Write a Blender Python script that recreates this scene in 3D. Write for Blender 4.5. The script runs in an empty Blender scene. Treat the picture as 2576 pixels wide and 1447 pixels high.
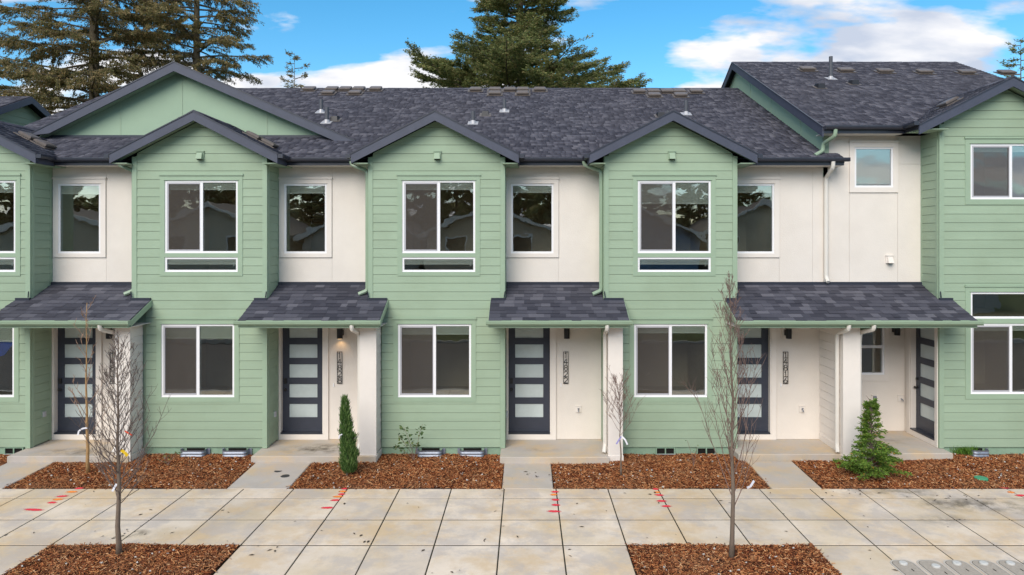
import bpy, math, random
import numpy as np
from mathutils import Vector, Matrix

random.seed(11)
rng = np.random.default_rng(11)
S = bpy.context.scene
C = S.collection

# ------------------------------------------------------------------ camera, sky, sun, exposure
F, CX, HY, HC, CD = 1753.0, 1324.0, 612.0, 4.46, 14.6      # survey of the place: focal, vanishing point, eye height, stand-off
cam = bpy.data.cameras.new("camera")
cam.sensor_width = 36.0
cam.lens = 36.0 * F / 2576.0
cam.shift_x = -(CX - 1288.0) / 2576.0
cam.shift_y = -(723.5 - HY) / 2576.0
cam.clip_end = 3000.0
camo = bpy.data.objects.new("camera", cam)
camo.location = (0, -CD, HC)
camo.rotation_euler = (math.radians(90), 0, 0)
C.objects.link(camo)
S.camera = camo

SUN_EL, SUN_AZ = math.radians(37), math.radians(200)      # azimuth clockwise from +Y
CLOUD_SEED, CLOUD_V = 5.1, 0.16
w = bpy.data.worlds.new("World"); S.world = w; w.use_nodes = True
nt = w.node_tree; nt.nodes.clear()
def wn(t, **k):
    n = nt.nodes.new(t)
    for a, b in k.items(): setattr(n, a, b)
    return n
sky = wn("ShaderNodeTexSky", sky_type='NISHITA', sun_disc=False)
sky.sun_elevation = SUN_EL; sky.sun_rotation = SUN_AZ
sky.air_density = 1.0; sky.dust_density = 0.3; sky.ozone_density = 2.5
hs = wn("ShaderNodeHueSaturation"); hs.inputs['Saturation'].default_value = 1.35; hs.inputs['Value'].default_value = 1.3
hs.inputs['Hue'].default_value = 0.487
nt.links.new(sky.outputs[0], hs.inputs['Color'])
tc = wn("ShaderNodeTexCoord")
sep = wn("ShaderNodeSeparateXYZ"); nt.links.new(tc.outputs['Generated'], sep.inputs[0])
def wm(op, a, b=None, clamp=False):
    n = wn("ShaderNodeMath", operation=op, use_clamp=clamp)
    for i, v in enumerate((a, b)):
        if v is None: continue
        if isinstance(v, (int, float)): n.inputs[i].default_value = v
        else: nt.links.new(v, n.inputs[i])
    return n.outputs[0]
den = wm('ADD', wm('MAXIMUM', sep.outputs[2], 0.0), 0.30)
cu = wm('DIVIDE', sep.outputs[0], den); cv = wm('DIVIDE', sep.outputs[1], den)
comb = wn("ShaderNodeCombineXYZ"); nt.links.new(wm('MULTIPLY', cu, 0.55), comb.inputs[0]); nt.links.new(wm('ADD', cv, CLOUD_V), comb.inputs[1])
comb.inputs[2].default_value = CLOUD_SEED
n1 = wn("ShaderNodeTexNoise"); n1.inputs['Scale'].default_value = 3.0; n1.inputs['Detail'].default_value = 10.0
n1.inputs['Roughness'].default_value = 0.50; n1.inputs['Distortion'].default_value = 0.12
nt.links.new(comb.outputs[0], n1.inputs['Vector'])
cr = wn("ShaderNodeValToRGB"); cr.color_ramp.elements[0].position = 0.490; cr.color_ramp.elements[1].position = 0.562
n3 = wn("ShaderNodeTexNoise"); n3.inputs['Scale'].default_value = 8.5; n3.inputs['Detail'].default_value = 8.0; nt.links.new(comb.outputs[0], n3.inputs['Vector'])
nt.links.new(wm('ADD', n1.outputs['Fac'], wm('MULTIPLY', wm('SUBTRACT', n3.outputs['Fac'], 0.5), 0.34)), cr.inputs[0])
comb2 = wn("ShaderNodeVectorMath", operation='ADD'); comb2.inputs[1].default_value = (0.0, 0.05, 0.0); nt.links.new(comb.outputs[0], comb2.inputs[0])
n2 = wn("ShaderNodeTexNoise"); n2.inputs['Scale'].default_value = 6.0; n2.inputs['Detail'].default_value = 7.0
nt.links.new(comb2.outputs[0], n2.inputs['Vector'])
cc = wn("ShaderNodeValToRGB")
cc.color_ramp.elements[0].position = 0.40; cc.color_ramp.elements[0].color = (4.2, 4.7, 5.7, 1)
cc.color_ramp.elements[1].position = 0.58; cc.color_ramp.elements[1].color = (7.0, 7.0, 7.2, 1)
nt.links.new(n2.outputs['Fac'], cc.inputs[0])
mix = wn("ShaderNodeMixRGB"); nt.links.new(cr.outputs[0], mix.inputs[0])
nt.links.new(hs.outputs[0], mix.inputs[1]); nt.links.new(cc.outputs[0], mix.inputs[2])
bg = wn("ShaderNodeBackground"); bg.inputs['Strength'].default_value = 0.1
nt.links.new(mix.outputs[0], bg.inputs[0])
wo = wn("ShaderNodeOutputWorld"); nt.links.new(bg.outputs[0], wo.inputs[0])

sl = bpy.data.lights.new("sun", 'SUN'); sl.energy = 2.5; sl.angle = math.radians(45); sl.color = (1.0, 0.91, 0.80)
so = bpy.data.objects.new("sun", sl); C.objects.link(so)
sdir = Vector((math.sin(SUN_AZ) * math.cos(SUN_EL), math.cos(SUN_AZ) * math.cos(SUN_EL), math.sin(SUN_EL)))
so.rotation_euler = sdir.to_track_quat('Z', 'Y').to_euler(); so.location = sdir * 60
vs = S.view_settings; vs.view_transform = 'Standard'; vs.look = 'None'; vs.gamma = 1.0; vs.use_curve_mapping = False
vs.exposure = 0.52
S.cycles.use_denoising = True
S.cycles.max_bounces = 8; S.cycles.transparent_max_bounces = 16

# ------------------------------------------------------------------ helpers
def XX(px, y): return (px - CX) * (CD + y) / F
def ZZ(py, y): return HC - (py - HY) * (CD + y) / F

class MB:
    def __init__(s): s.v = []; s.f = []; s.m = []
    def add(s, vs_, fs, mi=0):
        o = len(s.v); s.v += [tuple(p) for p in vs_]
        s.f += [tuple(i + o for i in f) for f in fs]; s.m += [mi] * len(fs); return s
    def hexa(s, p, mi=0):    # p: 4 bottom ccw, 4 top ccw
        return s.add(p, [(3, 2, 1, 0), (4, 5, 6, 7), (0, 1, 5, 4), (1, 2, 6, 5), (2, 3, 7, 6), (3, 0, 4, 7)], mi)
    def box(s, x0, x1, y0, y1, z0, z1, mi=0):
        return s.hexa([(x0, y0, z0), (x1, y0, z0), (x1, y1, z0), (x0, y1, z0), (x0, y0, z1), (x1, y0, z1), (x1, y1, z1), (x0, y1, z1)], mi)
    def prism(s, poly, vec, mi=0):
        n = len(poly); v = Vector(vec)
        a = [Vector(p) for p in poly]; b = [p + v for p in a]
        fs = [tuple(range(n - 1, -1, -1)), tuple(range(n, 2 * n))] + [(i, (i + 1) % n, n + (i + 1) % n, n + i) for i in range(n)]
        return s.add(a + b, fs, mi)
    def tube(s, pts, rad, n=6, mi=0, cap=True):
        pts = [Vector(p) for p in pts]; rings = []
        if isinstance(rad, (int, float)): rad = [rad] * len(pts)
        o = len(s.v); prev = None
        for i, p in enumerate(pts):
            t = (pts[min(i + 1, len(pts) - 1)] - pts[max(i - 1, 0)])
            t = t.normalized() if t.length > 1e-9 else Vector((0, 0, 1))
            a = t.cross(Vector((0, 0, 1))) if abs(t.z) < 0.9 else t.cross(Vector((0, 1, 0)))
            a.normalize()
            if prev is not None:
                q = prev - t * prev.dot(t)
                if q.length > 1e-6: a = q.normalized()
            prev = a; b = t.cross(a)
            for k in range(n):
                g = 2 * math.pi * (k + 0.5) / n
                s.v.append(tuple(p + (a * math.cos(g) + b * math.sin(g)) * rad[i]))
        for i in range(len(pts) - 1):
            for k in range(n):
                s.f.append((o + i * n + k, o + i * n + (k + 1) % n, o + (i + 1) * n + (k + 1) % n, o + (i + 1) * n + k)); s.m.append(mi)
        if cap:
            s.f.append(tuple(o + k for k in range(n - 1, -1, -1))); s.m.append(mi)
            e = o + (len(pts) - 1) * n
            s.f.append(tuple(e + k for k in range(n))); s.m.append(mi)
        return s
    def mesh(s, name, mats, smooth=False):
        me = bpy.data.meshes.new(name)
        me.from_pydata(s.v, [], s.f)
        for m in (mats if isinstance(mats, (list, tuple)) else [mats]): me.materials.append(m)
        if len(me.materials) > 1: me.polygons.foreach_set('material_index', s.m)
        if smooth: me.polygons.foreach_set('use_smooth', [True] * len(me.polygons))
        me.update(); return me
    def build(s, name, mats, parent=None, smooth=False): return link(name, s.mesh(name, mats, smooth), parent)

def link(name, me, parent=None, loc=None, rot=None, scale=None):
    o = bpy.data.objects.new(name, me); C.objects.link(o)
    if loc is not None: o.location = loc
    if rot is not None: o.rotation_euler = rot
    if scale is not None: o.scale = scale
    if parent is not None:
        o.parent = parent
        if parent.type == 'EMPTY': o.matrix_parent_inverse = Matrix.Translation(parent.location).inverted()
    return o
def empty(name, loc, label=None, cat=None, group=None, kind=None):
    o = bpy.data.objects.new(name, None); C.objects.link(o); o.location = loc; o.empty_display_size = 0.2
    return tag(o, label, cat, group, kind)
def tag(o, label=None, cat=None, group=None, kind=None):
    if label: o['label'] = label
    if cat: o['category'] = cat
    if group: o['group'] = group
    if kind: o['kind'] = kind
    return o
def np_mesh(name, verts, quads, mat, smooth=False):
    verts = np.asarray(verts, np.float32); quads = np.asarray(quads, np.int32)
    k = quads.shape[1]
    me = bpy.data.meshes.new(name)
    me.vertices.add(len(verts)); me.vertices.foreach_set('co', verts.ravel())
    me.loops.add(quads.size); me.loops.foreach_set('vertex_index', quads.ravel())
    me.polygons.add(len(quads)); me.polygons.foreach_set('loop_start', np.arange(0, quads.size, k, dtype=np.int32))
    me.materials.append(mat)
    if smooth: me.polygons.foreach_set('use_smooth', np.ones(len(quads), bool))
    me.update(calc_edges=True); me.validate(); return me
def cells(x0, x1, z0, z1, holes):
    """rectangles covering the region minus the holes"""
    zs = sorted({z0, z1, *[max(z0, min(z1, v)) for h in holes for v in (h[2], h[3])]})
    out = []
    for a, b in zip(zs, zs[1:]):
        if b - a < 1e-5: continue
        m = (a + b) / 2; segs = [(x0, x1)]
        for h in holes:
            if h[2] < m < h[3]:
                n = []
                for p, q in segs:
                    if h[1] <= p or h[0] >= q: n.append((p, q)); continue
                    if h[0] > p: n.append((p, h[0]))
                    if h[1] < q: n.append((h[1], q))
                segs = n
        out += [(p, q, a, b) for p, q in segs if q - p > 1e-4]
    return out

# ------------------------------------------------------------------ materials
def M(name, col, rough=0.6, spec=0.35, metal=0.0, var=0.0, vscale=2.0, bump=0.0, bscale=60.0, stretch=(1, 1, 1), objvar=0.0,
      isl=None, dirt=None, dirt_scale=0.6, dirt_amt=0.0, coat=0.0):
    m = bpy.data.materials.new(name); m.use_nodes = True
    t = m.node_tree; b = t.nodes['Principled BSDF']
    b.inputs['Roughness'].default_value = rough; b.inputs['Specular IOR Level'].default_value = spec; b.inputs['Metallic'].default_value = metal
    b.inputs['Coat Weight'].default_value = coat
    geo = t.nodes.new("ShaderNodeNewGeometry")
    mp = t.nodes.new("ShaderNodeMapping"); mp.inputs['Scale'].default_value = stretch
    t.links.new(geo.outputs['Position'], mp.inputs[0])
    src = None
    if isl:
        cr = t.nodes.new("ShaderNodeValToRGB"); cr.color_ramp.interpolation = 'LINEAR'
        e = cr.color_ramp.elements
        while len(e) < len(isl): e.new(0.5)
        for i, (p, c) in enumerate(isl): e[i].position = p; e[i].color = (*c, 1)
        oi = t.nodes.new("ShaderNodeObjectInfo")
        ad = t.nodes.new("ShaderNodeMath"); ad.operation = 'MULTIPLY_ADD'; ad.inputs[1].default_value = 7.31
        t.links.new(oi.outputs['Random'], ad.inputs[0]); t.links.new(geo.outputs['Random Per Island'], ad.inputs[2])
        fr = t.nodes.new("ShaderNodeMath"); fr.operation = 'FRACT'; t.links.new(ad.outputs[0], fr.inputs[0])
        t.links.new(fr.outputs[0], cr.inputs[0]); src = cr.outputs[0]
    def mixc(fac, a, bcol, mode='MIX', f=None):
        x = t.nodes.new("ShaderNodeMixRGB"); x.blend_type = mode
        if f is not None: x.inputs[0].default_value = f
        if fac is not None: t.links.new(fac, x.inputs[0])
        if a is None: x.inputs[1].default_value = (*col, 1)
        else: t.links.new(a, x.inputs[1])
        if isinstance(bcol, tuple): x.inputs[2].default_value = (*bcol, 1)
        else: t.links.new(bcol, x.inputs[2])
        return x.outputs[0]
    if var > 0:
        n = t.nodes.new("ShaderNodeTexNoise"); n.inputs['Scale'].default_value = vscale; n.inputs['Detail'].default_value = 6; n.inputs['Roughness'].default_value = 0.65
        t.links.new(mp.outputs[0], n.inputs['Vector'])
        r = t.nodes.new("ShaderNodeMapRange"); r.inputs[1].default_value = 0.3; r.inputs[2].default_value = 0.7
        r.inputs[3].default_value = 1 - var; r.inputs[4].default_value = 1 + var; t.links.new(n.outputs['Fac'], r.inputs[0])
        src = mixc(None, src, r.outputs[0], 'MULTIPLY', 1.0)
    if objvar > 0:
        oi = t.nodes.new("ShaderNodeObjectInfo")
        r = t.nodes.new("ShaderNodeMapRange"); r.inputs[3].default_value = 1 - objvar; r.inputs[4].default_value = 1 + objvar
        t.links.new(oi.outputs['Random'], r.inputs[0])
        src = mixc(None, src, r.outputs[0], 'MULTIPLY', 1.0)
    if dirt:
        n = t.nodes.new("ShaderNodeTexNoise"); n.inputs['Scale'].default_value = dirt_scale; n.inputs['Detail'].default_value = 8; n.inputs['Roughness'].default_value = 0.6
        t.links.new(geo.outputs['Position'], n.inputs['Vector'])
        r = t.nodes.new("ShaderNodeMapRange"); r.inputs[1].default_value = 0.45; r.inputs[2].default_value = 0.75
        r.inputs[3].default_value = 0; r.inputs[4].default_value = dirt_amt; t.links.new(n.outputs['Fac'], r.inputs[0])
        src = mixc(r.outputs[0], src, dirt)
    if src is None: b.inputs['Base Color'].default_value = (*col, 1)
    else: t.links.new(src, b.inputs['Base Color'])
    if bump > 0:
        n = t.nodes.new("ShaderNodeTexNoise"); n.inputs['Scale'].default_value = bscale; n.inputs['Detail'].default_value = 5
        t.links.new(mp.outputs[0], n.inputs['Vector'])
        bp = t.nodes.new("ShaderNodeBump"); bp.inputs['Strength'].default_value = bump; bp.inputs['Distance'].default_value = 0.01
        t.links.new(n.outputs['Fac'], bp.inputs['Height']); t.links.new(bp.outputs[0], b.inputs['Normal'])
    return m

GREEN = (0.305, 0.40, 0.29)
m_green = M("sage_siding", GREEN, 0.62, 0.3, var=0.05, vscale=1.4, bump=0.10, bscale=26, stretch=(0.25, 1, 4), objvar=0.035, dirt=(0.235, 0.30, 0.205), dirt_scale=0.8, dirt_amt=0.5)
m_gtrim = M("sage_trim", (0.295, 0.395, 0.285), 0.55, 0.35, var=0.04, vscale=3, bump=0.05, bscale=40, objvar=0.02)
m_white = M("warm_white_panel", (0.73, 0.68, 0.625), 0.7, 0.25, var=0.04, vscale=1.1, bump=0.40, bscale=60, objvar=0.015, dirt=(0.60, 0.545, 0.49), dirt_scale=0.7, dirt_amt=0.4)
m_wtrim = M("warm_white_trim", (0.74, 0.69, 0.64), 0.55, 0.35, var=0.03, vscale=3, objvar=0.02)
m_navy = M("dark_slate_fascia", (0.058, 0.066, 0.098), 0.5, 0.4, var=0.10, vscale=4, bump=0.05, bscale=60)
m_gutter = M("dark_metal_gutter", (0.030, 0.034, 0.050), 0.32, 0.5, var=0.1, vscale=3)
m_ggut = M("sage_metal_gutter", (0.275, 0.37, 0.265), 0.35, 0.45, var=0.04)
m_wgut = M("white_metal_pipe", (0.70, 0.67, 0.62), 0.38, 0.45, var=0.03)
m_vinyl = M("white_vinyl", (0.80, 0.80, 0.82), 0.35, 0.45)
m_screenfr = M("grey_screen_frame", (0.42, 0.42, 0.45), 0.4, 0.4)
m_door = M("slate_door", (0.040, 0.046, 0.066), 0.42, 0.45, var=0.08, vscale=5)
m_black = M("black_metal", (0.012, 0.012, 0.015), 0.4, 0.5)
m_galv = M("galvanised_steel", (0.27, 0.30, 0.36), 0.45, 0.5, metal=0.5, var=0.12, vscale=14)
m_flash = M("pale_flashing", (0.40, 0.40, 0.42), 0.45, 0.4, metal=0.2, var=0.1, vscale=9)
m_pipe = M("grey_plastic_pipe", (0.075, 0.08, 0.095), 0.5, 0.4)
m_boxv = M("brown_vent_metal", (0.115, 0.095, 0.085), 0.42, 0.5, var=0.15, vscale=8)
m_found = M("painted_foundation", (0.235, 0.345, 0.25), 0.8, 0.2, var=0.12, vscale=6, bump=0.25, bscale=40)
m_room = M("dim_room", (0.66, 0.54, 0.42), 0.9, 0.1, var=0.15, vscale=0.8)
m_blind = M("blind_slats", (0.84, 0.82, 0.77), 0.6, 0.3)
m_dark = M("dark_void", (0.015, 0.014, 0.013), 0.9, 0.1)
SH = [(0.0, (0.034, 0.035, 0.049)), (0.30, (0.050, 0.051, 0.068)), (0.60, (0.066, 0.067, 0.087)), (0.85, (0.086, 0.086, 0.108)), (1.0, (0.115, 0.114, 0.137))]
m_shingle = M("asphalt_shingle", (0.1, 0.1, 0.1), 0.88, 0.25, isl=SH, var=0.14, vscale=55, bump=0.35, bscale=160, dirt=(0.085, 0.078, 0.084), dirt_scale=0.25, dirt_amt=0.25)
_b = m_shingle.node_tree.nodes['Principled BSDF']
_b.inputs['Sheen Weight'].default_value = 0.0; _b.inputs['Sheen Roughness'].default_value = 0.45; _b.inputs['Sheen Tint'].default_value = (0.95, 0.84, 0.92, 1)
m_under = M("roof_underlay", (0.035, 0.034, 0.040), 0.9, 0.2)
m_bark = M("grey_bark", (0.16, 0.125, 0.10), 0.85, 0.2, var=0.25, vscale=20, bump=0.4, bscale=60)
m_barkg = M("young_grey_bark", (0.175, 0.135, 0.105), 0.8, 0.2, var=0.25, vscale=14, bump=0.3, bscale=90, stretch=(1, 1, 0.3))
m_barko = M("ochre_bark", (0.36, 0.22, 0.10), 0.7, 0.25, var=0.2, vscale=14)
m_conbark = M("conifer_bark", (0.14, 0.115, 0.08), 0.9, 0.15, var=0.35, vscale=5, bump=0.6, bscale=12, stretch=(1, 1, 0.35))

def leafmat(name, ramp, trans=0.25):
    m = M(name, (0.05, 0.06, 0.03), 0.65, 0.25, isl=ramp)
    t = m.node_tree; b = t.nodes['Principled BSDF']; out = t.nodes['Material Output']
    tr = t.nodes.new("ShaderNodeBsdfTranslucent"); mx = t.nodes.new("ShaderNodeMixShader"); mx.inputs[0].default_value = trans
    t.links.new(b.inputs['Base Color'].links[0].from_socket, tr.inputs[0])
    t.links.new(b.outputs[0], mx.inputs[1]); t.links.new(tr.outputs[0], mx.inputs[2]); t.links.new(mx.outputs[0], out.inputs[0])
    return m
m_spruce = leafmat("spruce_needles", [(0, (0.085, 0.088, 0.036)), (0.35, (0.18, 0.175, 0.066)), (0.7, (0.28, 0.225, 0.10)), (1, (0.45, 0.31, 0.16))], 0.40)
m_fir = leafmat("fir_needles", [(0, (0.085, 0.11, 0.042)), (0.4, (0.19, 0.235, 0.078)), (0.75, (0.29, 0.30, 0.11)), (1, (0.40, 0.31, 0.15))], 0.40)
m_cyp = leafmat("cypress_needles", [(0, (0.04, 0.09, 0.024)), (0.5, (0.10, 0.20, 0.05)), (1, (0.21, 0.31, 0.10))])
m_hin = leafmat("false_cypress_leaves", [(0, (0.05, 0.105, 0.018)), (0.5, (0.13, 0.235, 0.035)), (0.96, (0.24, 0.36, 0.06)), (1, (0.40, 0.17, 0.03))])
m_rose = leafmat("rose_leaves", [(0, (0.04, 0.075, 0.03)), (0.6, (0.09, 0.15, 0.05)), (1, (0.20, 0.24, 0.07))])
m_grass = leafmat("grass_blades", [(0, (0.06, 0.14, 0.02)), (1, (0.15, 0.30, 0.04))])
m_mulch = M("bark_mulch", (0.1, 0.05, 0.03), 0.85, 0.2, isl=[(0, (0.045, 0.012, 0.006)), (0.34, (0.17, 0.046, 0.018)), (0.66, (0.38, 0.125, 0.042)), (0.90, (0.60, 0.28, 0.11)), (1, (0.70, 0.45, 0.25))], var=0.2, vscale=30, dirt=(0.34, 0.19, 0.10), dirt_scale=1.3, dirt_amt=0.4)
m_soil = M("mulch_soil", (0.050, 0.020, 0.012), 0.95, 0.1, var=0.5, vscale=35, bump=0.8, bscale=40)
m_stone = M("white_pebbles", (0.55, 0.52, 0.48), 0.8, 0.2, var=0.2, vscale=20)

# glass: thin pane, clear with a real mirror reflection
m_glass = bpy.data.materials.new("window_glass"); m_glass.use_nodes = True
def _glass(m, base, gain, tint, rough=0.0, wob=0.0022):
    t = m.node_tree; t.nodes.remove(t.nodes['Principled BSDF']); out = t.nodes['Material Output']
    tr = t.nodes.new("ShaderNodeBsdfTransparent"); tr.inputs[0].default_value = (*tint, 1)
    gl = t.nodes.new("ShaderNodeBsdfGlossy"); gl.inputs['Roughness'].default_value = rough
    fr = t.nodes.new("ShaderNodeFresnel"); fr.inputs[0].default_value = 1.5
    ma = t.nodes.new("ShaderNodeMath"); ma.operation = 'MULTIPLY_ADD'; ma.use_clamp = True; ma.inputs[1].default_value = gain; ma.inputs[2].default_value = base
    t.links.new(fr.outputs[0], ma.inputs[0])
    n = t.nodes.new("ShaderNodeTexNoise"); n.inputs['Scale'].default_value = 1.6; n.inputs['Detail'].default_value = 2
    g = t.nodes.new("ShaderNodeNewGeometry"); t.links.new(g.outputs['Position'], n.inputs['Vector'])
    bp = t.nodes.new("ShaderNodeBump"); bp.inputs['Strength'].default_value = 1.0; bp.inputs['Distance'].default_value = wob
    t.links.new(n.outputs['Fac'], bp.inputs['Height']); t.links.new(bp.outputs[0], gl.inputs['Normal'])
    mx = t.nodes.new("ShaderNodeMixShader"); t.links.new(ma.outputs[0], mx.inputs[0]); t.links.new(tr.outputs[0], mx.inputs[1]); t.links.new(gl.outputs[0], mx.inputs[2])
    t.links.new(mx.outputs[0], out.inputs[0])
_glass(m_glass, 0.13, 1.7, (0.90, 0.94, 0.92))
m_mesh = bpy.data.materials.new("insect_mesh"); m_mesh.use_nodes = True
def _screen(m):
    t = m.node_tree; b = t.nodes['Principled BSDF']; b.inputs['Base Color'].default_value = (0.095, 0.082, 0.074, 1); b.inputs['Roughness'].default_value = 0.8
    tr = t.nodes.new("ShaderNodeBsdfTransparent"); mx = t.nodes.new("ShaderNodeMixShader"); mx.inputs[0].default_value = 0.42
    t.links.new(tr.outputs[0], mx.inputs[1]); t.links.new(b.outputs[0], mx.inputs[2]); t.links.new(mx.outputs[0], t.nodes['Material Output'].inputs[0])
_screen(m_mesh)
m_frost = M("frosted_glass", (0.50, 0.57, 0.57), 0.10, 0.5, var=0.10, vscale=1.8, coat=0.3)

# concrete with ochre stains, tone per slab
def concrete(name, col, ochre=0.5, dark=None):
    m = M(name, col, 0.85, 0.25, var=0.09, vscale=1.6, bump=0.18, bscale=120, stretch=(1, 1, 1), objvar=0.08, dirt=(0.52, 0.40, 0.22), dirt_scale=0.55, dirt_amt=ochre)
    t = m.node_tree; b = t.nodes['Principled BSDF']
    src = b.inputs['Base Color'].links[0].from_socket
    g = t.nodes.new("ShaderNodeNewGeometry")
    def blend(src, scale, lo, hi, amt, c, extra=None, det=8):
        n = t.nodes.new("ShaderNodeTexNoise"); n.inputs['Scale'].default_value = scale; n.inputs['Detail'].default_value = det; n.inputs['Roughness'].default_value = 0.7
        mp = t.nodes.new("ShaderNodeMapping"); mp.inputs['Location'].default_value = (scale * 3.1, 7.7, 2.3)
        t.links.new(g.outputs['Position'], mp.inputs[0]); t.links.new(mp.outputs[0], n.inputs['Vector'])
        r = t.nodes.new("ShaderNodeMapRange"); r.inputs[1].default_value = lo; r.inputs[2].default_value = hi; r.inputs[3].default_value = 0; r.inputs[4].default_value = amt
        t.links.new(n.outputs['Fac'], r.inputs[0]); fac = r.outputs[0]
        if extra is not None:
            mu = t.nodes.new("ShaderNodeMath"); mu.operation = 'MULTIPLY'; t.links.new(fac, mu.inputs[0]); t.links.new(extra, mu.inputs[1]); fac = mu.outputs[0]
        x = t.nodes.new("ShaderNodeMixRGB"); t.links.new(fac, x.inputs[0]); t.links.new(src, x.inputs[1]); x.inputs[2].default_value = (*c, 1)
        return x.outputs[0]
    src = blend(src, 1.1, 0.46, 0.60, 0.60, (0.60, 0.43, 0.24), det=9)
    src = blend(src, 1.9, 0.47, 0.60, 0.55, (0.45, 0.41, 0.39), det=10)
    src = blend(src, 60.0, 0.60, 0.75, 0.35, (0.24, 0.22, 0.20), det=3)
    if dark:
        for (dx, dy, rx, ry, amt) in dark:       # old spills, each with its own place and shape
            mp = t.nodes.new("ShaderNodeMapping"); mp.vector_type = 'TEXTURE'
            mp.inputs['Location'].default_value = (dx, dy, 0); mp.inputs['Scale'].default_value = (rx, ry, 1)
            t.links.new(g.outputs['Position'], mp.inputs[0])
            gr = t.nodes.new("ShaderNodeTexGradient"); gr.gradient_type = 'SPHERICAL'; t.links.new(mp.outputs[0], gr.inputs[0])
            src = blend(src, 3.2, 0.42, 0.68, amt, (0.10, 0.085, 0.06), gr.outputs['Fac'])
    t.links.new(src, b.inputs['Base Color'])
    return m
CONC = (0.70, 0.60, 0.49)
m_slab = concrete("sidewalk_concrete", CONC, 0.85, [(6.7, -2.15, 1.1, 0.35, 1.1), (7.2, -2.65, 0.8, 0.3, 1.1), (7.9, -2.75, 1.3, 0.5, 1.2), (6.75, -3.35, 0.6, 0.3, 1.0), (8.7, -3.0, 0.9, 0.3, 0.9), (-6.0, -3.9, 0.25, 0.2, 1.5)])
m_walk = concrete("walkway_concrete", (0.46, 0.42, 0.375), 0.2)
m_porch = concrete("porch_concrete", (0.44, 0.405, 0.36), 0.25, [(-4.3, -0.05, 0.9, 0.45, 1.6), (-9.2, -0.25, 1.1, 0.35, 1.2), (7.6, 0.6, 1.0, 0.5, 0.9), (0.3, -0.1, 0.8, 0.2, 0.5)])
m_joint = M("joint_grime", (0.045, 0.040, 0.028), 0.95, 0.1, var=0.3, vscale=6)
m_asphalt = M("asphalt", (0.055, 0.055, 0.057), 0.9, 0.2, var=0.2, vscale=2, bump=0.3, bscale=80)
m_lawn = M("lawn_ground", (0.055, 0.075, 0.028), 0.95, 0.1, var=0.5, vscale=1.5)
m_kerb = M("kerb_concrete", (0.42, 0.40, 0.37), 0.85, 0.2, var=0.1)

# ------------------------------------------------------------------ ground, road, kerb, sidewalk
g = MB(); g.add([(-400, -400, -0.14), (400, -400, -0.14), (400, 400, -0.14), (-400, 400, -0.14)], [(0, 1, 2, 3)])
tag(g.build("ground", m_lawn), kind='structure')
g = MB(); g.add([(-200, -17.5, -0.136), (200, -17.5, -0.136), (200, -6.6, -0.136), (-200, -6.6, -0.136)], [(0, 1, 2, 3)])
tag(g.build("road", m_asphalt), kind='structure')
g = MB(); g.box(-60, 60, -6.6, -6.45, -0.3, 0.0)
tag(g.build("kerb", m_kerb), kind='structure')
g = MB(); g.box(-60, 60, -17.65, -17.5, -0.3, 0.0)
tag(g.build("kerb", m_kerb), kind='structure')

Y0 = -1.94
ROWS = [Y0, -2.415, -3.36, -4.31, -5.26, -6.45]
JX = [-12.7, -11.75, -10.8, -9.87, -8.93, -7.97, -7.03, -6.07, -5.13, -4.22, -3.25, -2.30, -1.36, -0.40, 0.54, 1.48, 2.39, 3.32, 4.23, 5.15, 6.02, 6.92, 7.81, 8.72, 9.62, 10.52, 11.4, 12.3]
TB = [(-7.03, -4.22), (1.48, 4.23)]            # street-tree beds between the slabs
LIDX = [5.06 + 0.372 * i for i in range(8)]; LIDY0, LIDY1, LIDW = -5.42, -4.79, 0.355
sw = MB(); bz = -0.007
for a, b, c, d in ((-60, 60, ROWS[3] , Y0), (-60, TB[0][0], ROWS[5], ROWS[3]), (TB[0][1], TB[1][0], ROWS[5], ROWS[3]), (TB[1][1], 60, ROWS[5], ROWS[3])):
    sw.box(a, b, c, d, -0.3, bz)
sidewalk = tag(sw.build("sidewalk", m_joint), kind='structure')
def slab_mesh(w_, d_, h=0.05, bev=0.004):
    q = MB(); a, b = w_ / 2, d_ / 2; e = bev
    v = [(-a, -b, -h), (a, -b, -h), (a, b, -h), (-a, b, -h), (-a, -b, -e), (a, -b, -e), (a, b, -e), (-a, b, -e), (-a + e, -b + e, 0), (a - e, -b + e, 0), (a - e, b - e, 0), (-a + e, b - e, 0)]
    q.add(v, [(0, 1, 5, 4), (1, 2, 6, 5), (2, 3, 7, 6), (3, 0, 4, 7), (4, 5, 9, 8), (5, 6, 10, 9), (6, 7, 11, 10), (7, 4, 8, 11), (8, 9, 10, 11)])
    return q.mesh("paving_slab", m_slab)
GX, GAP = 0.020, 0.034
for r in range(5):
    ya, yb = ROWS[r + 1], ROWS[r]
    for xa, xb in zip(JX, JX[1:]):
        if r >= 3 and any(xa >= t0 - 0.02 and xb <= t1 + 0.02 for t0, t1 in TB): continue
        if r == 4 and -11 < xa < 11: pass
        link("paving_slab", slab_mesh(xb - xa - GX, yb - ya - (GAP if r not in (0,) else GAP * 0.6)), sidewalk, ((xa + xb) / 2, (ya + yb) / 2, random.uniform(-0.0015, 0.0015)))

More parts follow.
